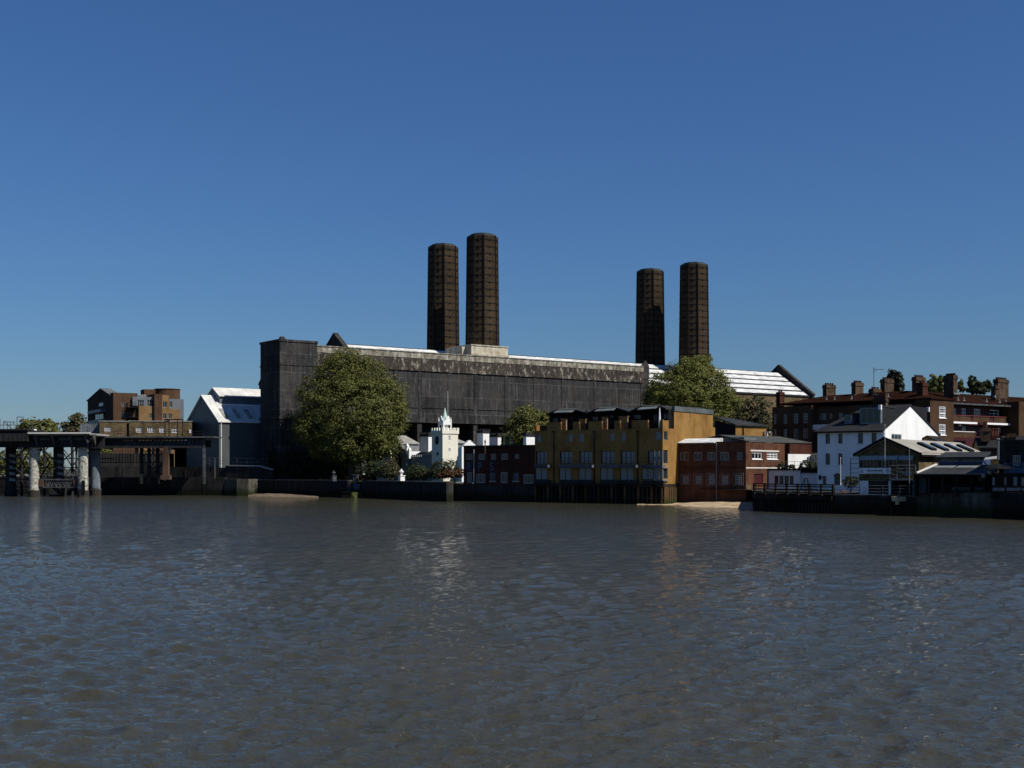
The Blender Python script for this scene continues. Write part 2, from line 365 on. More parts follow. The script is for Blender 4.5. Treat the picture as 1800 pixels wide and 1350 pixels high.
# bank line, left to right (photo column, distance)
BK = [wp(-500, 300), wp(-60, 268), wp(175, 264.5), wp(395, 257), wp(437, 253), wp(441, 257), wp(615, 238), wp(635, 236), wp(790, 208.5),
      wp(797, 214), wp(815, 213), wp(940, 206), wp(1165, 193), wp(1192, 197.5), wp(1322, 188), wp(1326, 164), wp(1465, 153), wp(1612, 147), wp(1745, 139), wp(1830, 133), wp(2300, 112)]
mb = MB(); mat_g = masonry('ground', (.05, .05, .048), (.075, .072, .068), (.04, .045, .03), brick=1.5, patch=.05)
pts = [(x, y+.6, 2.35) for x, y in BK]
mb.quad(pts+[(9000, 300, 2.35), (9000, 9000, 2.35), (-9000, 9000, 2.35), (-9000, 500, 2.35)])
tag(mb.build('ground', 'ground'), kind='structure')

# ------------------------------------------------------------------ power station
PS = Fr(0, 294.3, 36, X=-3.0)
ps = thing('power_station', PS, 2.35, 'huge soot-black brick power station with white striped roof behind the white almshouse', 'power station')
ZT = 31.6; uL, uM = PS.u(490), PS.u(556); uR = PS.u(1130)
zt_tower = PS.z(597, uL)
# tall end block at the left
mb = MB(); F0 = PS
def bays(mb, u0, u1, v0, z0, z1, n, m=0, d=.35, w=.9):
    for k in range(n+1):
        u = u0+(u1-u0)*k/n; mb.box(u-w/2, u+w/2, v0-d, v0, z0, z1, m)
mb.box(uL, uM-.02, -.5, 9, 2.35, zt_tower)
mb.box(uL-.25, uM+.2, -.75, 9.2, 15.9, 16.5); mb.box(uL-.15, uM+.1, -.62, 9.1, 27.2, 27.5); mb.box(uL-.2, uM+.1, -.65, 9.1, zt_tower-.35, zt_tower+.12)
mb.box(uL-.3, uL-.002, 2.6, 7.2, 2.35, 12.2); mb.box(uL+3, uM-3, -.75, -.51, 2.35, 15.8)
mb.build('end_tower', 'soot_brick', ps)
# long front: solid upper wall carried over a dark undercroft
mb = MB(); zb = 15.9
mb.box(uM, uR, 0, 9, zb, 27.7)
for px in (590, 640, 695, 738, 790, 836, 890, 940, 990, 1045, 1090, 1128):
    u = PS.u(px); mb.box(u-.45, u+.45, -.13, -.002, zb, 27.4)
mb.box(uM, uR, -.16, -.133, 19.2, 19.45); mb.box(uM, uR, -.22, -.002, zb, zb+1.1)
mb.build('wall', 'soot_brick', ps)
mb = MB(); mb.box(uM-.01, uR, -.12, 9, 27.72, 30.3); mb.box(uM, uR+.05, -.28, 9, 27.5, 27.72); mb.build('upper_wall', 'brown_brick', ps)
mb = MB(); mb.box(uM, uR, -.2, 9, 30.32, ZT); mb.box(uM, uR, -.34, 9.1, ZT+.002, ZT+.2); mb.build('parapet', 'limed_concrete', ps)
mb = MB(); mb.box(uM, uR, 3.5, 4, 2.4, zb-.002)
mb.box(uM, uR, .4, 3.4, 9.0, 9.3); mb.build('undercroft_wall', 'black', ps)
for px in (640, 738, 836, 940, 1045, 1128):
    mb = MB(); u = PS.u(px); mb.box(u-.6, u+.6, .1, 1.5, 2.35, zb-.003); mb.build('column', 'soot_brick', ps)
# right end return of the front block, stepped
mb = MB(); mb.box(uR+.02, uR+2.6, .6, 9, 2.35, 32.0); mb.prism([(uR+.02, 28.6), (uR+2.6, 28.6), (uR+2.6, 32), (uR+1.4, 33.4), (uR+.02, 32.2)], .45, .59); mb.build('stair_turret', 'soot_brick', ps)
# roof-top base under the near chimney
mb = MB(); b0, b1 = PS.u(828), PS.u(892); mb.box(b0, b1, -.15, 9, ZT+.21, PS.z(607, b0)); mb.box(b0-.25, b1+.25, -.4, 9, ZT+.21, ZT+.7)
mb.box(PS.u(812, 2), b0-.02, 2, 9, ZT+.21, PS.z(606, b0)-.3)
mb.box(b0-.15, b1+.15, -.3, 9.1, PS.z(607, b0)+.003, PS.z(607, b0)+.25)
mb.build('chimney_plinth', 'limed_box', ps)
# halls behind: stepped aluminium roof panels between gable parapets
def hall(name_part, ua, ub, va, vr, ze, zr, stripes=6, zg=2.0):
    vb = 2*vr-va; mb = MB()
    mb.box(ua, ub, va, vb, 2.35, ze-.1); mb.build('hall_wall', 'stock_brick', ps)
    mb = MB()
    mb.slab([(ua, va-.3, ze), (ub, va-.3, ze), (ub, vr, zr), (ua, vr, zr)], .3); mb.slab([(ua, vb, ze), (ua, vr, zr), (ub, vr, zr), (ub, vb, ze)], .3)
    rf = mb.build('roof', 'slate', ps); mb = MB(); f = (zr-ze)/(vr-va)
    for k in range(stripes):
        a, b = k/stripes, (k+.66)/stripes
        A, B = va+(vr-va)*a+.1, va+(vr-va)*b+.1
        mb.slab([(ua+1.2, A, ze+f*(A-va)+.22), (ub-1.4, A, ze+f*(A-va)+.22), (ub-1.4, B, ze+f*(B-va)+.22), (ua+1.2, B, ze+f*(B-va)+.22)], .16)
    mb.build('roof_panel', 'white_roof', rf)
    for uu, nm in ((ua, 0), (ub, 1)):
        mb = MB(); g = [(va-1.0, ze-1.5), (vb+1, ze-1.5), (vb+1, ze+.3), (vr, zr+zg), (va-1.0, ze+.3)]
        mb.prism(g, uu-.45, uu+.45, 'u'); mb.prism([(va-1.2, ze+.32), (vr, zr+zg+.02), (vb+1.2, ze+.32), (vb+1.2, ze+.6), (vr, zr+zg+.35), (va-1.2, ze+.6)], uu-.6, uu+.6, 'u')
        mb.build('gable_parapet', 'soot_brick', ps)
hall('', PS.u(590, 16), PS.u(1370, 16), 3.9, 16, 26.6, 34.3, 5)
hall('', PS.u(590, 16)+.5, PS.u(1370, 16)-4, 33.5, 45, 26.6, 36.0, 6)

# chimneys
def chimney(px, Y, ztop, label, zb0):
    fr = Fr(px, Y, 33.5); r0, r1 = (3.66, 3.28) if Y < 330 else (3.86, 3.42); pb = math.pi/8
    root = thing('chimney', fr, zb0, label, 'chimney', 'four tapering power station chimneys')
    def ring(r, k=1.0):
        """octagon whose main faces are wider than its chamfers"""
        s = r*.985; h = s*.49
        return [(h, -s), (s, -h), (s, h), (h, s), (-h, s), (-s, h), (-s, -h), (-h, -s)]
    H = ztop-zb0; mb = MB()
    def rr(z): return r0+(r1-r0)*((z-26)/(ztop-26))
    a, b_ = ring(rr(zb0)), ring(rr(ztop-.9)); i = len(mb.v)
    mb.v += [(x, y, zb0) for x, y in a]+[(x, y, ztop-.9) for x, y in b_]
    for k in range(8):
        j = (k+1) % 8; mb.f.append((i+k, i+j, i+8+j, i+8+k)); mb.m.append(0)
    mb.f.append(tuple(range(i+8, i+16))); mb.m.append(0)
    mb.build('shaft', 'chimney_brick', root)
    mb = MB()                                       # steel corner straps and hoops
    z = zb0+.4; ks = []
    while z < ztop-1.2: ks.append(z); z += 1.68
    for z in ks+[ztop-1.9]:
        for k in range(8):
            A, B = ring(rr(z)+.07), None; j = (k+1) % 8; C = ring(rr(z)-.1)
            mb.hexa([(*A[k], z), (*A[j], z), (*C[j], z), (*C[k], z), (*A[k], z+.17), (*A[j], z+.17), (*C[j], z+.17), (*C[k], z+.17)])
            mx, my = (A[k][0]+A[j][0])/2, (A[k][1]+A[j][1])/2; q = 1.012; mb.box(mx*q-.12, mx*q+.12, my*q-.12, my*q+.12, z-.12, z+.30)
    for k in range(8):
        A, B = ring(rr(zb0)+.06)[k], ring(rr(ztop)+.06)[k]; mb.tube((*A, zb0), (*B, ztop-.75), .15, 4)
    mb.build('iron_strapping', 'band_iron', root)
    mb = MB(); A = ring(rr(ztop)-.05)
    mb.prism(ring(rr(ztop)*.97), ztop-.9, ztop-.55, 'z'); mb.prism(ring(rr(ztop)*.80), ztop-.55, ztop-.2, 'z'); mb.build('cap', 'stack_brick' if False else 'grey_felt', root)
    lad = MB(); A = ring(rr(zb0)+.1)[1]; B = ring(rr(ztop)+.1)[1]
    for q in (.15, .5): lad.tube((A[0], A[1]+q, zb0), (B[0], B[1]+q, ztop-.7), .04, 4)
    lad.build('ladder', 'band_iron', root)
    return root
chimney(848, 300, 61.8, 'black-brown octagonal chimney rising from the white-streaked rooftop plinth', PS.z(607, b0)+.2)
chimney(779, 313.6, 61.8, 'octagonal chimney just left of the one standing on the white-streaked plinth', 26)
chimney(1220, 342, 61.8, 'octagonal chimney rising behind the crown of the big tree at right, nearest the striped roof', 26)
chimney(1143, 352.7, 61.8, 'octagonal chimney at the right end of the black wall, lower-looking one of the right pair', 26)

# ------------------------------------------------------------------ grey shed by the power station
SH = Fr(385, 266, 36)
sh = thing('grey_shed', SH, 2.35, 'dark grey clad shed with white gabled roof left of the black power station', 'shed')
ze, zr = SH.z(740), SH.z(694, 0, 9.4); uE = 17.0
mb = MB(); vL = 18.3
mb.quad([(0, 0, 2.35), (uE, 0, 2.35), (uE, 0, ze), (0, 0, ze)]); mb.quad([(0, 0, 2.35), (0, vL, 2.35), (0, vL, ze), (0, 9.3, zr-.1), (0, 0, ze)])
mb.quad([(0, vL, 2.35), (uE, vL, 2.35), (uE, vL, ze), (0, vL, ze)]); mb.quad([(uE, 0, 2.35), (uE, vL, 2.35), (uE, vL, ze), (uE, 9.3, zr-.1), (uE, 0, ze)])
mb.build('wall', 'clad_grey', sh)
mb = MB(); mb.slab([(-.3, -.35, ze-.1), (uE, -.35, ze-.1), (uE, 9.3, zr), (-.3, 9.3, zr)], .2); mb.slab([(-.3, vL+.3, ze-.1), (-.3, 9.3, zr), (uE, 9.3, zr), (uE, vL+.3, ze-.1)], .2)
rf = mb.build('roof', 'shed_white', sh)
for px in (390.5, 413, 434):
    a = (SH.u(px, 2.2)); mb = MB(); f = (zr-ze)/9.6
    mb.slab([(a, .9, ze+f*1.25+.06), (a+1.0, .9, ze+f*1.25+.06), (a+1.0, 4.2, ze+f*4.55+.06), (a, 4.2, ze+f*4.55+.06)], .1); mb.build('skylight', 'old_grey_roof', rf)
mb = MB(); v0, v1 = 6.2, 13.0; zm0 = 19.0; zm1 = SH.z(695, 3, v0); zma = SH.z(681, 3, 9.6); um = SH.u(386, v0)
mb.box(um, uE, v0, v1, zm0, zm1); mb.prism([(v0, zm1), (v1, zm1), (9.6, zma-.15)], um, uE, 'u'); mo = mb.build('roof_monitor', 'panel_grey', sh)
mb = MB(); mb.slab([(um-.3, v0-.4, zm1-.1), (uE, v0-.4, zm1-.1), (uE, 9.6, zma), (um-.3, 9.6, zma)], .15); mb.slab([(um-.3, v1+.4, zm1-.1), (um-.3, 9.6, zma), (uE, 9.6, zma), (uE, v1+.4, zm1-.1)], .15); mb.build('monitor_roof', 'shed_white', mo)
mb = MB(); mb.box(um, uE, v0-.5, v0-.02, zm0+.15, zm0+.65); mb.build('flashing', 'white_paint', mo)
mb = MB(); mb.tube((.45, -.08, 5), (.45, -.08, ze-.3), .09); mb.build('downpipe', 'white_paint', sh)

# ------------------------------------------------------------------ flats at far left
FL = Fr(199, 322, 30)
fl = thing('flats', FL, 2.35, 'brown and orange brick block of flats with dark gable and round tower, far left', 'block of flats')
zA = FL.z(699, 0, 8); vG = FL.v(154); vA = FL.v(178)
ucy = FL.u(301, 3)
def bigbox(name, u0, u1, v0, v1, ztop, m, zb=2.35, wins=(), cols=2, rows=1, fm='soft_white', kind='F', extra=None):
    mb = MB(); pl = Pl(FL, kind, v0 if kind == 'F' else u1); hs = [pl.rect(*w) for w in wins]
    shell(mb, FL, u0, u1, v0, v1, zb, ztop, hs if kind == 'F' else (), hs if kind == 'R' else (), ())
    o = mb.build(name, m, fl)
    for h in hs: window(fl, pl, h, cols, rows, fm, 'glass')
    return o
mb = MB(); pl = Pl(FL, 'L', 0); hl = [pl.rect(173, 181, 708, 714), pl.rect(166, 182, 727, 738), pl.rect(191, 195, 706, 715)]
zg = FL.z(690); zgR = FL.z(695, 0, 2); gv = FL.v(196)
wall_face(mb, pl, gv, vG, 2.35, zA, hl[:2], top=[(gv, zA), (vG, zA), (vG, zA+.4), (vA, FL.z(683, 0, vA)), (gv, FL.z(695, 0, gv))])
wall_face(mb, pl, 0, gv, 2.35, zg, hl[2:]); mb.quad([(0, vG, 2.35), (20, vG, 2.35), (20, vG, zA), (0, vG, zA)])
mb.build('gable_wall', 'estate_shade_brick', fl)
window(fl, pl, hl[0], 2, 2, 'white_paint'); window(fl, pl, hl[1], 4, 1, 'grey_paint'); window(fl, pl, hl[2], 1, 2, 'grey_paint')
mb = MB(); za_ = FL.z(683, 0, vA); mb.slab([(-.3, vG+.3, zA+.35), (2.5, vG+.3, zA+.35), (2.5, vA, za_+.1), (-.3, vA, za_+.1)], .2); mb.slab([(-.3, gv-.1, FL.z(695, 0, gv)+.1), (-.3, vA, za_+.1), (2.5, vA, za_+.1), (2.5, gv-.1, FL.z(695, 0, gv)+.1)], .2); mb.build('gable_roof', 'zinc', fl)
mb = MB(); q0, q1 = sorted((pl.a(163), pl.a(186))); pl.box(mb, q0, q1, -1.3, -.01, hl[1][2]-1.2, hl[1][2]-.1); pl.box(mb, q0, q1, -1.4, -.01, hl[1][3]+.1, hl[1][3]+.9); mb.build('balcony', 'panel_grey', fl)
bigbox('wall', 0.01, FL.u(242), 0, 12, zg, 'flat_brick', wins=[(214, 220, 705, 714), (213, 221, 724, 734)], cols=2)
bigbox('wall', FL.u(242)+.01, FL.u(271, 3), -1.2, 10, FL.z(714, 8), 'orange_brick', wins=[(262, 269, 727, 735)])
bigbox('penthouse', FL.u(233, -.8), FL.u(271, -.8), -.8, 9, FL.z(698, 8), 'panel_grey', FL.z(714, 8)+.01, wins=[(242, 253, 703, 714), (258.5, 270.5, 703, 714)], cols=3, rows=2)
bigbox('wall', FL.u(271.5, -2), FL.u(284.5, -2), -2, 10, FL.z(693, 10), 'flat_brick')
bigbox('wall', FL.u(285, -.5), FL.u(316, -.5), -.5, 10, FL.z(719, 14), 'orange_brick', wins=[(286, 293, 727, 736), (296, 302.5, 727, 736)])
bigbox('wall', FL.u(285, 0), FL.u(297, 0), 0, 10, FL.z(694, 12), 'orange_brick', FL.z(719, 14)+.01, wins=[(286, 293.5, 706, 716)])
bigbox('side_panel', FL.u(297.3, .3), FL.u(323, .3), .3, 9.6, FL.z(701, 14), 'panel_grey', wins=[(296.5+.9, 303, 706, 716)])
mb = MB(); cx_, cy_ = FL.u(294, 6), 6.0; mb.lathe(cx_, cy_, [(3.3, 18), (3.3, FL.z(685, cx_, 6)), (3.45, FL.z(685, cx_, 6)), (3.45, FL.z(684, cx_, 6))], 20); mb.build('round_tower', 'flat_brick', fl)
mb = MB(); c2 = FL.u(272, 6); mb.box(c2-3, c2+3, 5, 9, 18, FL.z(685, c2, 6)); mb.build('stair_head', 'flat_brick', fl)
for k, px in enumerate((246, 250, 254)):
    c_ = FL.u(px, 3); mb = MB(); mb.lathe(c_, 3, [(.35, FL.z(698, 8)), (.35, FL.z(695.5, 8)), (.55, FL.z(694, 8)), (.2, FL.z(693, 8))], 8); mb.build('roof_vent', 'soft_white', fl)
for zpy in (716, 733):
    mb = MB(); a, b_ = FL.u(224, -1.5), FL.u(242, -1.5); z_ = FL.z(zpy, a); mb.box(a, b_, -2.2, -.02, z_-.2, z_); railing(mb, [(a, -.1, z_), (a, -2.1, z_), (b_, -2.1, z_)], 1.1, 2, .6, .05); mb.build('balcony', 'black', fl)
UB = Fr(176, 285, 8)
ub = thing('warehouse', UB, 2.35, 'dark low brick yard building seen under the approach bridge', 'yard building')
mb = MB(); u1 = UB.u(300); P_ = Pl(UB, 'F', 0); zt = UB.z(797, 8); mb.box(0, u1, 0, 6, 2.35, zt); mb.build('wall', 'quay_wall', ub)
mb = MB()
for k in range(26): u = u1*k/25; mb.box(u-.05, u+.05, -.12, -.003, zt-1.9, zt+.6)
mb.box(0, u1, -.14, -.12, zt-1.9, zt-1.8); mb.box(0, u1, -.14, -.12, zt+.5, zt+.6); mb.build('fence_panel', 'iron_dark', ub)
mb = MB(); a, b_ = UB.u(298, -6), UB.u(352, -6); mb.box(a, b_, -6, 8, UB.z(790, a, -6), UB.z(787, a, -6)+.2); mb.box(a, b_, 3, 8, 2.35, UB.z(790, a, -6)); mb.box(b_-.3, b_, -6, 2.9, 2.35, UB.z(790, a, -6)-.002); mb.build('black_opening', 'black', ub)  # black colour stands for the shade in the opening under the deck
FB = Fr(70, 330, 36)
fb_ = thing('far_house', FB, 2.35, 'small brown brick house glimpsed between the jetty columns', 'house')
mb = MB(); mb.box(0, FB.u(82), 0, 8, 2.35, FB.z(803)); mb.build('wall', 'flat_brick', fb_); mb = MB(); mb.box(-.2, FB.u(82)+.2, -.2, 8.2, FB.z(803)+.003, FB.z(801)); mb.build('roof', 'slate', fb_)
FV = Fr(-30, 345, 0)
fv = thing('far_house', FV, 2.35, 'long pale low house far behind the jetty at the left edge', 'house')
mb = MB(); u1 = FV.u(62); mb.box(0, u1, 0, 8, 2.35, FV.z(826)); mb.build('wall', 'old_grey_roof', fv); mb = MB(); mb.prism([(-.4, FV.z(826)+.003), (8.4, FV.z(826)+.003), (4, FV.z(815))], -.3, u1+.3, 'u'); mb.build('roof', 'slate', fv)
# ------------------------------------------------------------------ brick control building above the jetty
JB = Fr(204, 268, 12)
jb = thing('jetty_building', JB, 12.0, 'low stock brick building with five small white windows above the iron jetty', 'building')
def jbox(x0, x1, ytop, ybot, v0, v1, wins):
    u0, u1 = JB.u(x0, v0), JB.u(x1, v0); pl = Pl(JB, 'F', v0); hs = [pl.rect(*w) for w in wins]; mb = MB()
    zt, zb = JB.z(ytop, (u0+u1)/2, v0), JB.z(ybot, (u0+u1)/2, v0)
    shell(mb, JB, u0, u1, v0, v1, zb, zt, hs); o = mb.build('wall', 'stock_brick', jb)
    mb = MB(); mb.box(u0-.12, u1+.12, v0-.12, v1, zt+.003, zt+.18); mb.build('coping', 'old_grey_roof', jb)
    for h in hs: window(jb, pl, h, 3, 3, 'white_paint', 'glass', fw=.09, bars=.05)
jbox(175, 222, 741, 769, 0, 6, [(184, 195, 751, 759)])
jbox(227, 337, 741, 769, .5, 7, [(239, 249, 751.5, 760), (259, 270, 751.5, 760), (280, 288.5, 752, 760), (302, 312, 753, 761), (333, 336.5, 754, 761)])
mb = MB(); a, b_ = JB.u(142, 2), JB.u(174, 2); mb.box(a, b_, 2, 5, JB.z(769, a), JB.z(745, a, 2))
for k in range(9):
    u = a+(b_-a)*k/8; mb.box(u-.05, u+.05, 1.93, 1.999, JB.z(769, a), JB.z(744, a, 2))
mb.build('side_shed', 'pier_iron_grey', jb)
mb = MB(); a, b_ = JB.u(222.5, 1), JB.u(226.5, 1); mb.box(a, b_, 1, 6, JB.z(769, a), JB.z(744, a)); mb.build('recess', 'black', jb)

# ------------------------------------------------------------------ coal jetty
JT = Fr(60, 246, -3)
jt = thing('coal_jetty', JT, 0.0, 'long dark iron coal jetty on round columns reaching out from the left bank', 'jetty')
ju = lambda px, v=0: JT.u(px, v)
jz = lambda py, v=0: JT.z(py, 0, v)
# deck
mb = MB(); zt = jz(762); mb.box(ju(-60), ju(165), -1.6, 8, zt-.35, zt); mb.build('deck', 'old_grey_roof', jt)
mb = MB(); mb.box(ju(-60), ju(57), -2.4, 6, jz(776), jz(762.5)-.0)
for k in range(16): 
    u = ju(-60)+(ju(57)-ju(-60))*k/15; mb.box(u-.06, u+.06, -2.47, -2.399, jz(776), jz(763))
mb.box(ju(-60), ju(57.5), -2.6, 6, jz(757), jz(754.5)); mb.box(ju(-60), ju(57), -1.9, 5, jz(762.4), jz(757)-.003)
mb.build('conveyor_housing', 'iron_dark', jt)
mb = MB(); zb_, zt_ = jz(785), jz(763.5)
mb.box(ju(-60), ju(162), -.4, .1, zb_, zt_-.3); mb.box(ju(-60), ju(162), 6, 6.5, zb_, zt_-.3); mb.box(ju(-60), ju(162), -.7, .4, zb_-.15, zb_-.01)
mb.build('main_girder', 'iron_dark', jt)
for px in (64, 94, 125, 153, 166):                # curved deck brackets
    u = ju(px+3); mb = MB(); prof = [(-.42, zb_), (-.7, zb_+.5), (-1.5, zb_+1.3), (-1.9, zb_+1.9), (-2.0, zt_-.1), (-.42, zt_-.1)]
    mb.prism([(a, b) for a, b in prof], u-.12, u+.12, 'u'); mb.build('bracket', 'iron_grey', jt)
for px in (66, 98, 127):
    mb = MB(); a = ju(px+4, -.45); b_ = ju(px+23, -.45); mb.box(a, b_, -.5, -.42, jz(774), jz(769.5)); mb.build('name_board', 'iron_grey', jt)
mb = MB(); mb.box(ju(57), ju(165), -2.15, -1.7, zt-.1, zt+.16); mb.build('kerb', 'offwhite', jt)
mb = MB(); railing(mb, [(ju(57), -1.8, zt+.1), (ju(165), -1.8, zt+.1)], 1.0, 1, 3, .03); mb.build('handrail', 'iron_grey', jt)
def column(px, v, w, ybot, m, ytop=785, flare=True):
    u = ju(px, v); r = w/2/FPX*(JT.Y+v); zt_ = jz(ytop, v); mb = MB()
    prof = [(r*1.22, -1.5), (r*1.2, 1.3), (r*1.03, 1.35), (r*1.02, 3.6), (r*1.06, 3.62), (r*1.06, 3.75), (r*.99, 3.77), (r*.97, zt_-.9), (r*1.02, zt_-.88), (r*1.02, zt_-.7), (r*.97, zt_-.68), (r*.97, zt_-.2)]
    mb.lathe(u, v, prof, 20)
    o = mb.build('column', m, jt); mb = MB(); mb.lathe(u, v, [(r*1.1, zt_-.2), (r*1.45, zt_-.05), (r*1.45, zt_+.1)], 20); mb.build('capital', 'iron_dark', o)
    return o
column(60, .6, 17, 873, 'pier_iron_white'); column(146, .6, 17, 872, 'pier_iron_white'); column(168, 12, 16, 870, 'pier_iron_grey', 790)
column(-26, .6, 17, 872, 'pier_iron_white')
for px, v in ((19, 6.2), (103, 6.2)):
    o = column(px, v, 18, 872, 'iron_dark'); u = ju(px, v); r = 18/2/FPX*(JT.Y+v)
    for k in range(5):
        z_ = jz(800+k*10.6, v); mb = MB(); i0 = 0
        prof = [(r*1.08, z_-.28), (r*1.08, z_+.28)]
        n = 7                                      # pale bands wrap only the river-right face
        for a_, zz_ in prof:
            for j in range(n):
                t = R(-80+95*j/(n-1)); mb.v.append((u+a_*math.cos(t), v+a_*math.sin(t), zz_-j*.05))
        for j in range(n-1): mb.f.append((j, j+1, n+j+1, n+j)); mb.m.append(0)
        mb.build('pale_band', 'stripe_pale', o)
# cross bracing and low lattice walkway between the front columns
mb = MB(); A = (ju(70, .6), .6, jz(786)); B = (ju(134, .6), .6, jz(842)); C = (ju(136, .6), .6, jz(787)); D = (ju(76, .6), .6, jz(842))
mb.tube(A, B, .13, 6); mb.tube(C, D, .13, 6); mb.build('cross_brace', 'iron_grey', jt)
for (x0, y0, x1, y1, v) in ((26, 788, 52, 836, 6), (52, 792, 26, 836, 6), (112, 796, 137, 838, 6), (68, 842, 88, 812, 6), (-16, 788, 50, 842, .6), (48, 786, -16, 842, .6)):
    mb = MB(); mb.tube((ju(x0, v), v, jz(y0, v)), (ju(x1, v), v, jz(y1, v)), .11, 6); mb.build('cross_brace', 'iron_dark', jt)
mb = MB(); u0, u1 = ju(69, .6), ju(139, .6); za, zb2 = jz(856.5), jz(843)
for z_ in (za, zb2): mb.box(u0, u1, .4, .8, z_-.12, z_+.12)
n = 7
for k in range(n):
    a = u0+1.0+(u1-u0-2.2)*k/n; b_ = u0+1.0+(u1-u0-2.2)*(k+1)/n; mb.tube((a, .6, za), (b_, .6, zb2), .07, 4); mb.tube((b_, .6, za), (a, .6, zb2), .07, 4); mb.tube((b_, .6, za), (b_, .6, zb2), .06, 4)
mb.build('lattice_walkway', 'iron_grey', jt)
for a, b_ in ((u0, u0+.95), (u1-1.0, u1)):
    mb = MB(); mb.box(a, b_, .3, .9, za+.13, zb2-.13); mb.build('rusty_plate', 'rust', jt)
mb = MB(); u0, u1 = ju(-40, 6.2), ju(97, 6.2); za, zb2 = JT.z(856, 0, 6), JT.z(842, 0, 6)
for z_ in (za, zb2): mb.box(u0, u1, 6.0, 6.4, z_-.12, z_+.12)
for k in range(14):
    a = u0+(u1-u0)*k/14; b_ = u0+(u1-u0)*(k+1)/14; mb.tube((a, 6.2, za), (b_, 6.2, zb2), .06, 4); mb.tube((b_, 6.2, za), (a, 6.2, zb2), .06, 4)
mb.build('lattice_walkway', 'iron_dark', jt)
mb = MB(); u = ju(101, 3); mb.prism([(u-1.3, -1), (u+.9, -1), (u+1.1, jz(857, 3)), (u-1.3, jz(857, 3))], 2, 5); mb.build('mooring_block', 'iron_dark', jt)
mb = MB(); mb.box(ju(143.6, -.6), ju(149, -.6), -.62, -.45, .6, 3.2)
mb.build('fender_ladder', 'black', jt)
for (x0, y0, x1, y1, v) in ((40, 792, 4, 838, 12), (4, 792, 40, 838, 12), (72, 790, 104, 838, 9), (104, 790, 72, 838, 9), (112, 790, 150, 840, 12), (150, 790, 112, 840, 12), (170, 792, 152, 840, 14), (0, 806, 200, 806, 14), (-20, 822, 150, 822, 10), (-20, 838, 150, 838, 10)):
    mb = MB(); mb.tube((ju(x0, v), v, jz(y0, v)), (ju(x1, v), v, jz(y1, v)), .10, 5); mb.build('cross_brace', 'iron_dark', jt)
for px in (38, 78, 127):
    mb = MB(); u = ju(px, 12); mb.tube((u, 12, -1), (u, 12, jz(786, 12)), .28, 8); mb.build('back_column', 'iron_dark', jt)
# gangway frames on the deck
mb = MB()
def fr_bar(x0, y0, x1, y1, r=.07, v=1.0): mb.tube((ju(x0, v), v, jz(y0, v)), (ju(x1, v), v, jz(y1, v)), r, 5)
for s in ((6, 754, 6, 741), (6, 741, 27, 742), (6, 741, 23, 755), (22, 742, 33, 754), (13, 742, 13, 754), (18, 742, 18, 754), (-20, 747, 6, 747), (6, 747, 24, 747), (30, 754, 30, 733), (30, 733, 41, 733), (41, 733, 41, 740),
          (0, 754, 0, 736), (56, 754, 56, 737), (50, 745, 62, 745), (51, 750, 62, 750)): fr_bar(*s)
mb.build('gantry', 'iron_grey', jt)
mb = MB(); mb.lathe(ju(61, 1), 1, [(.35, jz(757)), (.45, jz(756)), (.3, jz(754))], 8); mb.build('lamp', 'offwhite', jt)
# approach bridge: lattice girder from jetty to shore
zt2, zb3 = jz(770, 10), jz(786, 10); a, b_ = ju(165, 10), ju(360, 10)
mb = MB(); mb.box(a, b_+2, 9, 15, zt2, zt2+.3); mb.build('approach_deck', 'iron_grey', jt)
mb = MB(); mb.box(a, b_, 9.6, 10, zb3-.2, zb3+.25); mb.box(a, b_, 9.6, 10, zt2-.45, zt2-.003); n = 21
mid = a+(b_-a)*.27
for k in range(n):
    p, q = mid+(b_-mid)*k/n, mid+(b_-mid)*(k+.8)/n; mb.tube((p, 9.8, zb3), (q, 9.8, zt2-.3), .13, 4)
mb.box(a, mid, 9.7, 9.95, zb3, zt2-.45); mb.box(a, b_, 14, 14.3, zb3, zt2-.4)
mb.build('lattice_girder', 'iron_dark', jt)
mb = MB(); k = 0
mb.box(mid, b_-.3, 9.99, 10.06, zb3+.25, zt2-.5); mb.build('girder_web', 'iron_grey', jt)
mb = MB()
for px in (290, 292): pass
u = ju(292, 10); mb.box(u-.55, u+.55, 9.5, 10.5, 3.6, zb3); mb.box(u-.9, u+.9, 9.3, 10.7, 3.3, 4.2); mb.build('support_post', 'rust', jt)
mb = MB(); u = ju(295, 10.8); mb.box(u-.8, u+.6, 10.8, 11.2, JT.z(797, 0, 10.8), zb3); mb.build('notice_board', 'white_paint', jt)
mb = MB(); u = ju(359, 10); mb.box(u-.22, u+.22, 9.6, 10.2, 2.4, zt2); mb.build('support_post', 'iron_grey', jt)
for px in (249, 262, 277):
    mb = MB(); u = ju(px, 12); mb.box(u-.3, u+.3, 11.7, 12.3, 2.4, zb3)
    u2 = ju(px+14, 12)
    for k in range(3):
        z0_, z1_ = 3+(zb3-3)*k/3, 3+(zb3-3)*(k+1)/3; mb.tube((u, 12, z0_), (u2, 12, z1_), .09, 4); mb.tube((u2, 12, z0_), (u, 12, z1_), .09, 4)
    mb.build('trestle', 'iron_dark', jt)
mb = MB(); railing(mb, [(a, 9.2, zt2+.3), (b_, 9.2, zt2+.3)], 1.0, 2, 2.2, .035); mb.build('handrail', 'iron_dark', jt)
mb = MB()
for px in (290, 297, 312, 321):
    u = ju(px, 9.4); mb.tube((u, 9.4, zt2+.3), (u, 9.4, jz(738, 9.4)), .10, 5)
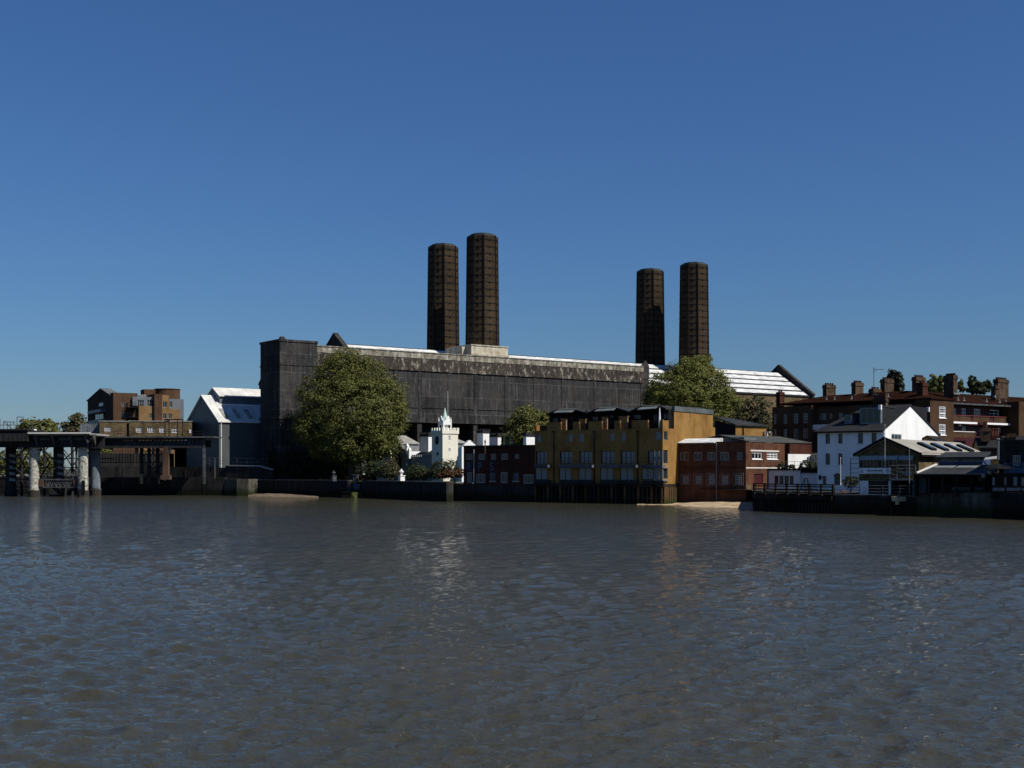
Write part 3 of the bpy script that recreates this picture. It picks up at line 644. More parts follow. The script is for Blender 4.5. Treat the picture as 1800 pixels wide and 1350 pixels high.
mb.tube((ju(288, 9.4), 9.4, jz(738, 9.4)), (ju(322, 9.4), 9.4, jz(738, 9.4)), .14, 5); mb.tube((ju(290, 9.4), 9.4, jz(743, 9.4)), (ju(298, 9.4), 9.4, jz(738.5, 9.4)), .12, 5)
mb.build('loading_frame', 'timber', jt)

# ------------------------------------------------------------------ river walls
def wall_run(name, pts, ztop, thick, mat_, label, cat='river wall', cope=None, zbot=-1.2, group=None):
    """pts: world (x,y) along the river face; ztop scalar or list"""
    mb = MB(); n = len(pts); zt_ = ztop if isinstance(ztop, (list, tuple)) else [ztop]*n
    for k in range(n-1):
        p, q = Vector((*pts[k], 0)), Vector((*pts[k+1], 0)); d = (q-p).normalized(); nn = Vector((-d.y, d.x, 0))
        if nn.y < 0: nn = -nn
        P2, Q2 = p+nn*thick, q+nn*thick
        mb.hexa([(p.x, p.y, zbot), (q.x, q.y, zbot), (Q2.x, Q2.y, zbot), (P2.x, P2.y, zbot), (p.x, p.y, zt_[k]), (q.x, q.y, zt_[k+1]), (Q2.x, Q2.y, zt_[k+1]), (P2.x, P2.y, zt_[k])])
        L_ = (q-p).length                              # buttress joints
        for j in range(1, int(L_/4.5)):
            c = p+d*(L_*j/int(L_/4.5)); mb.hexa([tuple(c+d*sx*.12-nn*dd)+() if False else ((c+d*sx*.12+nn*dd).x, (c+d*sx*.12+nn*dd).y, zz) for zz in (zbot, min(zt_[k], zt_[k+1])-.5) for sx, dd in ((-1, -.07), (1, -.07), (1, .05), (-1, .05))])
    root = mb
    if cope is None:
        return solo(mb, name, None, 0, mat_, label, cat, group)
    r = bpy.data.objects.new(name, None); col.objects.link(r); r.location = (pts[0][0], pts[0][1], 0); BASE[r.name] = 0; tag(r, label, cat, group)
    ox, oy = pts[0]
    mb.v = [(a-ox, b-oy, c) for a, b, c in mb.v]; mb.build('wall', mat_, r)
    c_ = MB()
    for k in range(n-1):
        p, q = Vector((pts[k][0]-ox, pts[k][1]-oy, 0)), Vector((pts[k+1][0]-ox, pts[k+1][1]-oy, 0)); d = (q-p).normalized(); nn = Vector((-d.y, d.x, 0))
        if nn.y < 0: nn = -nn
        P1, Q1, P2, Q2 = p-nn*.14, q-nn*.14, p+nn*(thick+.05), q+nn*(thick+.05)
        c_.hexa([(P1.x, P1.y, zt_[k]+.003), (Q1.x, Q1.y, zt_[k+1]+.003), (Q2.x, Q2.y, zt_[k+1]+.003), (P2.x, P2.y, zt_[k]+.003), (P1.x, P1.y, zt_[k]+.2), (Q1.x, Q1.y, zt_[k+1]+.2), (Q2.x, Q2.y, zt_[k+1]+.2), (P2.x, P2.y, zt_[k]+.2)])
    c_.build('coping', cope, r)
    return r
zq = lambda py, Y: CH+(HY-py)/FPX*Y
wall_run('river_wall', BK[0:4], zq(839, 260), 1.2, 'quay_wall', 'black stained wharf wall behind the jetty columns')
wall_run('river_wall', [BK[3], BK[4], (BK[4][0]+.6, BK[4][1]+4)], zq(842, 255), 2.5, 'quay_concrete', 'projecting concrete wharf corner with green weed at its foot')
wall_run('river_wall', [wp(441, 257), wp(613, 238)], zq(845, 247), .8, 'quay_wall', 'dark garden river wall with thin pale coping under the big tree', cope='iron_grey')
wall_run('river_wall', [wp(637, 236), wp(787, 209), wp(789.5, 208.8)], [zq(846, 236), zq(849, 209), zq(849, 209)], .8, 'quay_wall', 'dark river wall in front of the white almshouse garden', cope='iron_grey')
wall_run('river_wall', [wp(790, 208.6), wp(797, 214)], zq(849, 211), .5, 'quay_concrete', 'short pale return at the right end of the garden river wall', cope='tan_timber')
wall_run('river_wall', [wp(797, 214.2), wp(815, 213), wp(940, 206)], zq(852, 210), 1.0, 'quay_wall', 'black weedy wall under the low brick building with blue painted letters')
# upper yard walls behind the wharf
wall_run('yard_wall', [wp(175, 268), wp(257, 267), wp(395, 261)], [zq(820, 268), zq(820, 267), zq(822, 261)], .5, 'quay_wall', 'dark stepped yard wall above the wharf below the approach bridge', 'wall', zbot=2.3)
wall_run('yard_wall', [wp(396, 260.8), wp(455, 257.6), wp(478, 256)], [zq(819, 261), zq(820, 257), zq(826, 256)], .5, 'quay_wall', 'dark yard wall with pale coping in front of the grey shed', 'wall', cope='soft_white', zbot=2.3)
mb = MB(); railing(mb, [(*wp(359, 262), zq(819, 262)), (*wp(396, 261), zq(819, 261))], 1.7, 3, 1.2, .04); railing(mb, [(*wp(399, 261), zq(818.5, 261)), (*wp(470, 257), zq(820, 257))], 1.6, 2, 2.4, .035)
solo(mb, 'yard_railing', None, 0, 'iron_grey', 'thin metal mesh railing on the yard wall before the grey shed', 'railing')
mb = MB(); mb.tube((*wp(377.5, 254.5), zq(841, 255)), (*wp(377.5, 254.5), zq(808, 255)), .12, 6); mb.lathe(*wp(377.5, 254.5), [(.1, zq(808, 255)), (.16, zq(807, 255)), (.05, zq(806, 255))], 6)
solo(mb, 'pole', None, 0, 'iron_grey', 'single thin grey pole on the wharf in front of the shed corner', 'pole')
# garden ground
mb = MB(); gp = [(x, y+.9, 3.05) for x, y in (wp(441, 257), wp(613, 238), wp(640, 235), wp(795, 212))]
mb.quad(gp+[(*wp(815, 262), 3.05), (*wp(430, 285), 3.05)]); masonry('lawn', (.035, .05, .015), (.05, .07, .022), None, brick=.6); tag(mb.build('garden_lawn', 'lawn'), kind='structure')
# foreshore
def beach(name, edge, back, label_mat, h):
    mb = MB(); n = len(edge); rows = 8; g = []
    for j in range(rows+1):
        t = j/rows; g.append([(edge[k][0]*(1-t)+back[k][0]*t, edge[k][1]*(1-t)+back[k][1]*t, -.12+(h[k]+.12)*(math.sin(t*math.pi/2))+.04*random.uniform(-1, 1)*(j > 0)) for k in range(n)])
    for j in range(rows):
        for k in range(n-1): mb.quad([g[j][k], g[j][k+1], g[j+1][k+1], g[j+1][k]])
    tag(mb.build(name, label_mat), kind='structure')
def densify(p, n): 
    out = []
    for k in range(len(p)-1):
        for j in range(n): t = j/n; out.append(tuple(p[k][i]*(1-t)+p[k+1][i]*t for i in range(len(p[k]))))
    return out+[p[-1]]
masonry('shingle', (.12, .09, .06), (.22, .17, .12), (.07, .055, .04), brick=.4, patch=1.0); masonry('sand', (.42, .31, .19), (.55, .42, .28), (.16, .12, .08), brick=1.2, patch=.5)
e = densify([(*wp(436, 250), .3), (*wp(470, 244), .55), (*wp(510, 242), .5), (*wp(560, 238), .2)], 6); bk = densify([(*wp(436, 256), .3), (*wp(470, 253.5), 0), (*wp(510, 249), 0), (*wp(560, 243.5), 0)], 6)
beach('shingle_beach', e, bk, 'shingle', [x[2] for x in e])
e = densify([(*wp(1120, 191), .03), (*wp(1180, 186), .1), (*wp(1240, 176), .4), (*wp(1323, 171), .5)], 6); bk = densify([(*wp(1120, 194), 0), (*wp(1180, 198), 0), (*wp(1240, 196), 0), (*wp(1323, 189), 0)], 6)
beach('sand_beach', e, bk, 'sand', [x[2] for x in e])
# river stairs and notice below the garden gate
GT = Fr(624, 236.5, -14)
gt = thing('river_gate', GT, 0, 'recessed river gate with sloping green ramp and two brick piers between the garden walls', 'gate')
mb = MB(); g0, g1 = GT.u(613), GT.u(637); mb.box(g0, g1, .3, 1.0, -1, GT.z(850)); mb.build('wall', 'quay_wall', gt)
mb = MB(); mb.box(GT.u(602, -2), GT.u(618, -2), -2.6, -.1, -1, GT.z(865.5)); mb.box(GT.u(601.5, -2.6), GT.u(619, -2.6), -2.7, -.1, GT.z(865.5)+.003, GT.z(865.5)+.12); mb.build('landing', 'quay_wall', gt)
mb = MB(); a = GT.u(619, -2); b_ = GT.u(635, -2); mb.hexa([(a, -2.6, -1), (b_, -2.6, -1), (b_, -.1, -1), (a, -.1, -1), (a, -2.6, GT.z(865)), (b_-1.0, -2.6, -.1), (b_, -.1, -.05), (a+1.2, -.1, GT.z(865))]); masonry('weed', (.05, .065, .02), (.075, .09, .03), None, brick=.5); mb.build('ramp', 'weed', gt)
mb = MB()
for px in (611.5, 614): u = GT.u(px, -.3); mb.box(u-.07, u+.07, -.4, -.2, GT.z(863), GT.z(844))
mb.build('ladder', 'iron_grey', gt)
for px0, px1, m_ in ((621, 628, 'iron_grey'), (636, 642.5, 'red_brick')):
    mb = MB(); a, b_ = GT.u(px0, .3), GT.u(px1, .3); mb.box(a, b_, .2, 1.0, GT.z(851), GT.z(835.5)); mb.box(a-.1, b_+.1, .1, 1.1, GT.z(835.5)+.003, GT.z(834)); 
    if m_ == 'red_brick': mb.prism([(b_, GT.z(847)), (b_+1.0, GT.z(847)), (b_+.25, GT.z(839)), (b_, GT.z(837))], .25, .95)
    mb.build('pier', m_, gt)
mb = MB(); sg = (GT.u(621, .2), GT.u(633, .2), GT.z(861), GT.z(850.5)); mb.box(sg[0], sg[1], .12, .2, sg[2], sg[3]); sgn = mb.build('notice', 'iron_grey', gt)
mb = MB()
for k in range(4): a = sg[0]+.14+k*.28; mb.box(a, a+.2, .09, .117, sg[3]-.5, sg[3]-.22)
mb.build('notice_text', 'sign_blue', sgn)
def urn(px, Y, ybase, ytop, label, m_='white_render', grp=None):
    x, y = wp(px, Y); z0, z1 = zq(ybase, Y), zq(ytop, Y); h = z1-z0; r = h*.13; fr = Fr(px, Y, 36); mb = MB()
    mb.box(-r*1.5, r*1.5, -r*1.5, r*1.5, z0, z0+h*.45); mb.box(-r*1.8, r*1.8, -r*1.8, r*1.8, z0+h*.451, z0+h*.5)
    mb.lathe(0, 0, [(r*.7, z0+h*.5), (r*.5, z0+h*.58), (r*1.3, z0+h*.72), (r*1.5, z0+h*.8), (r*.7, z0+h*.86), (r*.5, z0+h*.93), (.03, z1)], 10)
    return solo(mb, 'garden_urn', fr, z0, m_, label, 'urn', grp)
urn(705.5, 231, 847, 824, 'white urn on a pedestal behind the garden wall in front of the stepped gable')
urn(586.5, 236.5, 846, 827, 'grey stone urn under the big tree, its colour darkened for the shade', 'iron_grey')  # the tree's shade is put into this urn's dark colour
urn(639, 237.5, 836, 828, 'small white finial on the red brick gate pier')
mb = MB(); fr_ = Fr(699.5, 228, 0); mb.tube((0, 0, 3), (0, 0, zq(808, 228)), .06, 6); mb.lathe(0, 0, [(.12, zq(811, 228)), (.2, zq(810, 228)), (.02, zq(808, 228))], 6); solo(mb, 'lamp_post', fr_, 3, 'black', 'thin black lamp post beside the white garden urn', 'lamp post')
# ------------------------------------------------------------------ white almshouse
TH = Fr(778, 246, 36)
th = thing('almshouse', TH, 3.0, 'white battlemented almshouse with clock tower and green spire behind the garden hedges', 'almshouse')
def crenel(mb, u0, u1, v0, v1, z, h=.45, w=.42, sides='FL R'.replace(' ', ''), m=0):
    def run(a0, a1, f):
        n = max(2, int((a1-a0)/(w*1.9))); 
        for k in range(n+1):
            a = a0+(a1-a0-w)*k/n; f(a, a+w)
    if 'F' in sides: run(u0, u1, lambda a, b: mb.box(a, b, v0, v0+.25, z, z+h, m))
    if 'B' in sides: run(u0, u1, lambda a, b: mb.box(a, b, v1-.25, v1, z, z+h, m))
    if 'L' in sides: run(v0+.3, v1, lambda a, b: mb.box(u0, u0+.25, a, b, z, z+h, m))
    if 'R' in sides: run(v0+.3, v1, lambda a, b: mb.box(u1-.25, u1, a, b, z, z+h, m))
tw, td = TH.u(805), TH.v(759); ztw = TH.z(760)
plF, plL = Pl(TH, 'F', 0), Pl(TH, 'L', 0)
hf = [plF.rect(788.5, 792, 766, 774), plF.rect(788.5, 792, 788, 794)]; hl = [plL.rect(767, 771, 795, 801)]
mb = MB(); shell(mb, TH, 0, tw, 0, td, 3, ztw, hf, (), hl)
mb.box(-.15, tw+.15, -.15, td+.15, ztw-.25, ztw+.4); crenel(mb, -.15, tw+.15, -.15, td+.15, ztw+.4, .55, .45, 'FLRB')
to = mb.build('tower', 'cream_render', th)
for h in hf: window(th, plF, h, 2, 2, 'white_paint', 'glass_dim')
window(th, plL, hl[0], 1, 1, 'grey_paint', 'glass_dim')
mb = MB(); cy_ = td/2; cz_ = TH.z(774, 0, cy_)
pts_ = [(cy_+.62*math.cos(t*math.pi/12), cz_+.85*math.sin(t*math.pi/12)) for t in range(24)]
mb.prism(pts_, -.10, -.01, 'u'); ck = mb.build('clock', 'black', to)
mb = MB()
mb.tube((-.12, cy_, cz_), (-.12, cy_, cz_+.6), .03, 4); mb.tube((-.12, cy_, cz_), (-.12, cy_-.3, cz_-.2), .03, 4); mb.build('clock_hand', 'offwhite', ck)
mb = MB()
for dz in (-.0, .35): mb.box(-.08, -.01, .4, td-.4, TH.z(793.5)+dz*0-(.0 if dz == 0 else 2.0), TH.z(793.5)+.2-(.0 if dz == 0 else 2.0))
mb.build('string_course', 'white_paint', to)
# lantern and spire
lc = (tw/2, td/2); zl0, zl1, zs = ztw+.4, TH.z(738, *lc), TH.z(717, *lc)
mb = MB(); s = .86
for a, b_ in ((-s, -s), (s, -s), (s, s), (-s, s)):
    mb.box(lc[0]+a-.12, lc[0]+a+.12, lc[1]+b_-.12, lc[1]+b_+.12, zl0, zl1); mb.lathe(lc[0]+a, lc[1]+b_, [(.15, zl1), (.02, zl1+.6)], 4)
mb.box(lc[0]-s, lc[0]+s, lc[1]-s, lc[1]+s, zl0, zl0+.5)
mb.box(lc[0]-.5, lc[0]+.5, lc[1]-.5, lc[1]+.5, zl0+.5, zl1)
for sgn_ in (-1, 1):                                # pointed gables on the four sides
    mb.prism([(lc[0]-s, zl1-1.0), (lc[0]+s, zl1-1.0), (lc[0]+s, zl1-.7), (lc[0], zl1+.8), (lc[0]-s, zl1-.7)], lc[1]+sgn_*s-.08, lc[1]+sgn_*s+.08, 'v')
    mb.prism([(lc[1]-s, zl1-1.0), (lc[1]+s, zl1-1.0), (lc[1]+s, zl1-.7), (lc[1], zl1+.8), (lc[1]-s, zl1-.7)], lc[0]+sgn_*s-.08, lc[0]+sgn_*s+.08, 'u')
ln = mb.build('lantern', 'white_render', to)
mb = MB(); mb.lathe(lc[0], lc[1], [(.72, zl1-.4), (.06, zs)], 8, ph=.39); mb.build('spire', 'copper', to)
mb = MB(); mb.tube((lc[0], lc[1], zs), (lc[0], lc[1], TH.z(705, *lc)), .05, 5); mb.tube((lc[0]-.5, lc[1], TH.z(709, *lc)), (lc[0]+.5, lc[1], TH.z(709, *lc)), .04, 4); mb.build('weathervane', 'black', to)
mb = MB(); fx, fy = TH.u(787, 5), 5; mb.tube((fx, fy, ztw), (fx, fy, TH.z(689, fx, fy)), .07, 6); mb.lathe(fx, fy, [(.12, TH.z(689, fx, fy)), (.02, TH.z(688, fx, fy))], 6)
mb.v = [(a-fx, b-fy, c) for a, b, c in mb.v]; X_, Y_ = TH.w(fx, fy); solo(mb, 'flagpole', Fr(0, Y_, 36, X=X_), ztw, 'soft_white', 'tall pale flagpole rising behind the green spire of the almshouse', 'flagpole')
# left range along v (its river front is in shade), slate roof
vR = TH.v(717); zr1 = TH.z(803, 0, 8)
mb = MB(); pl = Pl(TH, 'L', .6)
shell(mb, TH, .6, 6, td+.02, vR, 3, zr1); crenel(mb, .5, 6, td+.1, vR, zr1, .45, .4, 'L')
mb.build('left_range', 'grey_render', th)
mb = MB(); za, zb4 = zr1-.1, TH.z(786.5, 4, 9); mb.slab([(.9, td, za), (.9, vR+.5, za), (5, vR+.5, zb4), (5, td, zb4)], .1); mb.slab([(5, td, zb4), (5, vR+.5, zb4), (9, vR+.5, za), (9, td, za)], .1)
mb.slab([(4.7, td, zb4+.05), (4.7, vR+.5, zb4+.05), (5.3, vR+.5, zb4+.05), (5.3, td, zb4+.05)], .2); mb.build('roof', 'slate', th)
# stepped gable end at the left
g0, g1 = vR+.2, TH.v(690); zc = TH.z(779, 0, (g0+g1)/2)
def stepped(mb, a0, a1, zb, zt, n, put):
    c = (a0+a1)/2; hw = (a1-a0)/2
    for k in range(n):
        w_ = hw*(1-k/n); put(c-w_, c+w_, zb+(zt-zb)*k/n, zb+(zt-zb)*(k+1)/n)
mb = MB(); zgb = TH.z(801, 0, g0)
mb.box(-.2, .4, g0, g1, 3, zgb); stepped(mb, g0, g1, zgb, zc, 7, lambda a, b, c, d: mb.box(-.2, .4, a, b, c, d))
mb.box(.5, 7, g0+1, g1-1, 3, zgb-.2)
ga = mb.build('stepped_gable', 'grey_render', th)
mb = MB(); cg = (g0+g1)/2; mb.box(-.25, -.201, cg-.9, cg+.9, 4, zgb-.7); mb.prism([(cg-.9, zgb-.7), (cg+.9, zgb-.7), (cg, zgb+.7)], -.25, -.201, 'u'); mb.build('arched_window', 'glass_dim', ga)
for px, yt in ((716, 779), (720, 786), (693, 787), (687, 790)):
    v_ = TH.v(px, .2); mb = MB(); mb.box(-.1, .5, v_-.3, v_+.3, TH.z(806, 0, v_), TH.z(yt+4, 0, v_)); mb.lathe(.2, v_, [(.4, TH.z(yt+4, 0, v_)), (.03, TH.z(yt, 0, v_))], 4, ph=.785); mb.build('pinnacle', 'white_render', ga)
mb = MB(); a, b_ = TH.v(690)+.3, TH.v(655); shell(mb, TH, 1, 8, a, b_, 3, TH.z(793, 0, a)); mb.build('left_wing', 'white_render', th)
# right range (river front lit only from the side)
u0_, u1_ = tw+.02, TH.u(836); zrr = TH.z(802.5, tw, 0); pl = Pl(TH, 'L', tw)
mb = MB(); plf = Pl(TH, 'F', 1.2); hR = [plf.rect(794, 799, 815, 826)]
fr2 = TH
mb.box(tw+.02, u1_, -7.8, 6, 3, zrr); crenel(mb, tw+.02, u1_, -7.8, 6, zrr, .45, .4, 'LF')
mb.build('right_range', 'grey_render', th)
mb = MB(); zq1, zq2 = zrr-.05, TH.z(785, tw+3, 3); mb.slab([(tw+.6, -7.4, zq1), (tw+4.5, -7.4, zq2), (tw+4.5, 6, zq2), (tw+.6, 6, zq1)], .1); mb.slab([(tw+4.5, -7.4, zq2), (tw+8.4, -7.4, zq1), (tw+8.4, 6, zq1), (tw+4.5, 6, zq2)], .1); mb.build('roof', 'slate', th)
# far side blocks rising over the roofs: white turrets with black battlements
def turret(xl, xc, xr, ytop, ycap, Yd, m_='white_render', cren=True):
    f = Fr(xc, Yd, 36); X_, Y_ = f.w(0); lu, lv = TH.loc(X_, Y_); w_ = f.u(xr); d_ = f.v(xl)
    zt_ = f.z(ytop); mb = MB(); mb.box(lu, lu+w_, lv, lv+d_, 3, zt_); o = mb.build('turret', m_, th)
    mb = MB(); zc_ = f.z(ycap); mb.box(lu-.12, lu+w_+.12, lv-.12, lv+d_+.12, zt_+.003, zc_); crenel(mb, lu-.12, lu+w_+.12, lv-.12, lv+d_+.12, zc_, .35, .35, 'FL'); mb.build('battlement', 'iron_dark', o)
turret(739, 753, 759.5, 767, 763, 256); turret(839, 849, 860, 761, 757, 250); turret(860.5, 875, 881, 768, 764, 262)
turret(885, 899, 905, 761, 757, 250); turret(920, 925, 942, 767, 763, 246)
f = Fr(825.5, 240, 36); X_, Y_ = f.w(0); lu, lv = TH.loc(X_, Y_); mb = MB(); hw = 1.25; zt_, zb_ = f.z(774), f.z(786)
mb.box(lu-1.8, lu+1.8, lv, lv+.5, 3, zb_); stepped(mb, lu-1.7, lu+1.7, zb_, zt_, 5, lambda a, b, c, d: mb.box(a, b, lv, lv+.5, c, d)); mb.box(lu-1.7, lu+1.7, lv+.51, lv+1.4, 3, zb_-.1); mb.build('stepped_gable', 'white_render', th)
# pale sheet roofs seen under the power station
SR = Fr(720, 272, 36)
for (x0, x1, yt, yb, lab) in ((700, 738, 765, 779, 'old pale pitched roof behind the almshouse left of the tower'), (800, 822, 768, 778, 'short pale grey pitched roof seen right of the clock tower')):
    r_ = thing('outbuilding', SR, 2.35, lab, 'outbuilding'); a, b_ = SR.u(x0), SR.u(x1); zt_, zb_ = SR.z(yt, a, 5), SR.z(yb, a)
    mb = MB(); mb.box(a, b_, .3, 9.5, 2.4, zb_-.2); mb.build('wall', 'grey_render', r_); mb = MB(); mb.slab([(a, 0, zb_), (b_, 0, zb_), (b_-.6, 5, zt_), (a, 5, zt_)], .15); mb.slab([(a, 5, zt_), (b_-.6, 5, zt_), (b_, 10, zb_), (a, 10, zb_)], .15); mb.build('roof', 'old_grey_roof', r_)

# ------------------------------------------------------------------ low brick building with painted letters
LB = Fr(815, 213, -30)
lb = thing('brick_building', LB, 2.35, 'low dark red brick riverside building with large blue letters painted on its wall', 'brick building')
pl = Pl(LB, 'F', 0); uE = LB.u(940); zp = LB.z(785.5)
up = [(819, 830.5, 798, 808), (841, 852.5, 798, 808), (863, 871.5, 798, 808), (881, 893, 797.5, 808), (905, 912, 798, 806)]
lo = [(821, 829.5, 830, 848.5), (837, 853, 833, 849), (861, 871, 831, 846), (880, 892, 830, 849), (902, 912, 831, 846), (920, 938, 834, 850)]
hu = [pl.rect(*w) for w in up]; hd = [pl.rect(*w) for w in lo]
mb = MB(); shell(mb, LB, 0, uE, 0, 9, 2.35, zp, hu+hd); mb.build('wall', 'dark_red_brick', lb)
mb = MB(); mb.box(-.1, uE, -.12, 9, zp+.003, zp+.22); mb.build('coping', 'iron_dark', lb)
mb = MB(); a = LB.u(876); mb.box(a, uE, -.03, -.002, LB.z(829.5, a), LB.z(820, a)); mb.build('render_band', 'dark_red_brick', lb)
for k, h in enumerate(hu): window(lb, pl, h, 2, 1, 'soft_white', 'glass', fw=.09)
for k, h in enumerate(hd):
    if k in (2, 4):
        window(lb, pl, h, 1, 1, 'maroon' if False else 'grey_paint', 'glass_dim'); mb = MB(); pl.box(mb, h[0], h[1], .03, .1, h[2]+.25, h[3]); mb.build('shutter', 'iron_grey' if k == 9 else 'plank', lb)
        mb = MB(); pl.box(mb, h[0]-.1, h[1]+.1, -.1, .02, h[2]-.15, h[2]+.1); mb.build('sill', 'steel_pale', lb)
    else: window(lb, pl, h, 3 if k in (1, 5) else 2, 4 if k == 0 else 1, 'soft_white', 'glass', fw=.12)
for px, y1 in ((833.8, 848.5),):
    mb = MB(); u = LB.u(px); mb.tube((u, -.12, LB.z(y1)), (u, -.12, LB.z(790)), .09, 6); mb.tube((u, -.12, LB.z(y1)), (u-.25, -.2, LB.z(y1)-.15), .09, 6); mb.build('downpipe', 'soft_white', lb)
mb = MB(); u = LB.u(853, -.1); mb.tube((u, -.15, LB.z(798)), (u, -.15, LB.z(779)), .09, 6); mb.lathe(u, -.15, [(.14, LB.z(779)), (.2, LB.z(778)), (.05, LB.z(773))], 6); mb.build('flue', 'rust', lb)
def text_obj(txt, name, mtl, parent, size, loc, rotz=0, ext=.02, base=0, align='LEFT', sx=1.0):
    cu = bpy.data.curves.new('t', 'FONT'); cu.body = txt; cu.size = size; cu.extrude = ext; cu.align_x = align; cu.offset = .012*size
    o = bpy.data.objects.new('t', cu); col.objects.link(o); dg = bpy.context.evaluated_depsgraph_get(); me = bpy.data.meshes.new_from_object(o.evaluated_get(dg))
    bpy.data.objects.remove(o); me.materials.clear(); me.materials.append(M[mtl]); t = bpy.data.objects.new(name, me); col.objects.link(t)
    t.parent = parent; t.rotation_euler = (R(90), 0, rotz); t.location = (loc[0], loc[1], loc[2]-base); t.scale = (sx, 1, 1); return t
for ch, x0 in (('R', 819.5), ('P', 839.5), ('S', 861)):
    text_obj(ch, 'painted_letter', 'mural_blue', lb, 2.15, (LB.u(x0), -.005, LB.z(827.5, LB.u(x0))), ext=.012, base=2.35, sx=.78)
for px0, px1, yt in ((880, 888, 772), (929, 939.5, 777)):
    pass

# ------------------------------------------------------------------ brown brick terrace on piles
TR = Fr(1165, 193, -34)
tr = thing('terrace', TR, 0.0, 'four-storey brown brick riverside terrace on timber piles with zigzag zinc roof', 'terrace')
uW = TR.u(940); zb_ = TR.z(851); zp = TR.z(737.5); zp2 = TR.z(742, uW)
pl = Pl(TR, 'F', 0); plR = Pl(TR, 'R', 0)
sm = [(944, 951, 765, 777), (999, 1007, 763, 776), (1017.5, 1026, 762.5, 776), (1072, 1080, 761.5, 774.5), (1092, 1100, 761, 775), (1151.5, 1162, 759, 773)]
bigw = [(942, 961, 793, 816, 817), (984, 1006, 793, 815, 2), (1018, 1041, 793, 815, 2), (1056, 1080, 792.5, 815, 2), (1091, 1116, 792.5, 815, 2), (1139, 1164.5, 792, 815, 2)]
low = [(941, 962, 822, 843), (983, 1004, 822, 844), (1017, 1040, 822, 844), (1055, 1078, 822, 844), (1090, 1114, 822, 844), (1128, 1149, 823, 843), (1150, 1164.8, 822, 844)]
cut = [(942, 961, 741, 754), (986, 1007, 741, 753), (1018, 1034, 741, 752), (1058, 1080, 739, 751), (1090, 1110, 738, 750), (1139, 1160, 738, 750)]
H1 = [pl.rect(*w) for w in sm]; H2 = [pl.rect(*w[:4]) for w in bigw]; H3 = [pl.rect(*w) for w in low]; H0 = [pl.rect(*w) for w in cut]
for k, h in enumerate(H0): H0[k] = (h[0], h[1], h[2], zp+.5)
zlow = H0[0][2]
mb = MB(); zpp = zp+.0
holes = H1+H2+H3
zterr = max(h[2] for h in H0)+0.0
wall_face(mb, pl, uW, 0, zb_, zterr-.35, holes)
# parapet with cut-outs for the roof terraces
xs = [uW]+[x for h in sorted(H0) for x in (h[0], h[1])]+[0]
for k in range(0, len(xs)-1, 2):
    mb.box(xs[k], xs[k+1], 0, .3, zterr-.35, zp)
plr_holes = [(1167, 1173.5, 758, 774), (1166, 1174, 791, 815), (1166, 1174, 823, 842)]
HR = [plR.rect(*w) for w in plr_holes]
vB = TR.v(1253); zc1 = 14.55; vN = TR.v(1185); vN0 = TR.v(1175.5)
wall_face(mb, plR, 0, vB, zb_, zterr-.35, HR)
mb.box(-.3, 0, .301, vN0, zterr-.35, zp-.1)
mb.box(-.35, -.001, vN, vB, zterr-.35, zc1)
mb.box(-.35, -.001, vB, vB+.9, zb_, TR.z(751, 0, vB))
mb.quad([(uW, 0, zb_), (uW, vB, zb_), (uW, vB, zp-.4), (uW, 0, zp-.4)]); mb.quad([(uW, vB, zb_), (0, vB, zb_), (0, vB, zp), (uW, vB, zp)]); mb.quad([(uW, .3, zterr-.36), (0, .3, zterr-.36), (0, vB, zterr-.36), (uW, vB, zterr-.36)])
i_right = len(mb.m)
wl = mb.build('wall', 'yellow_brick', tr)
for h in H1: window(tr, pl, h, 1, 1, 'grey_paint', 'glass_pale')
for h in H2: window(tr, pl, h, 3, 1, 'iron_dark', 'glass_pale', rev=.3)
for h in H3: window(tr, pl, h, 2, 1, 'iron_dark', 'glass_pale', rev=.1)
for h in HR: window(tr, plR, h, 1, 1, 'steel_pale', 'glass')
mb = MB(); mb.box(-.36, .12, vN-.1, vB+.1, zc1+.003, 15.3)
for k in range(26):
    v_ = vN+(vB-vN)*k/25; mb.box(.12, .17, v_-.04, v_+.04, zc1-.05, 15.3+.03)
mb.build('zinc_cap', 'zinc', tr)
# penthouse with folded roof
prof = [(962, 728), (980, 720), (1012, 719.5), (1033, 725.5), (1051, 717.5), (1085, 716), (1107, 723), (1126, 714.5), (1162, 712.5), (1186, 719)]
vP = 2.6; pr = []
for px, py in prof: u = TR.u(px, vP-.6); pr.append((u, TR.z(py, u, vP-.6)))
pr[-1] = (-.38, TR.z(717.5, 0, 3)); pr[-2] = (min(pr[-2][0], -1.6), pr[-2][1])
mb = MB(); full = [(pr[0][0], zterr-.3)]+[(u, z-.18) for u, z in pr]+[(min(pr[-1][0], -.4), zterr-.3)]
mb.prism(full, vP, vB-.2, 'v'); mb.build('penthouse', 'black', tr)
mb = MB()
for (a, b_) in zip(pr[:-1], pr[1:]):
    mb.slab([(a[0], vP-.9, a[1]), (b_[0], vP-.9, b_[1]), (b_[0], vB-.3, b_[1]+.25), (a[0], vB-.3, a[1]+.25)], .22)
rf = mb.build('roof', 'dim_zinc', tr)
for i in (1, 4, 7):
    a, b_ = pr[i], pr[i+1]; mb = MB(); mb.slab([(a[0]+.1, vP-2.0, a[1]-.55), (b_[0]-.1, vP-2.0, b_[1]-.5), (b_[0]-.1, vP-.2, b_[1]+.12), (a[0]+.1, vP-.2, a[1]+.12)], .12); mb.build('canopy', 'zinc', rf)
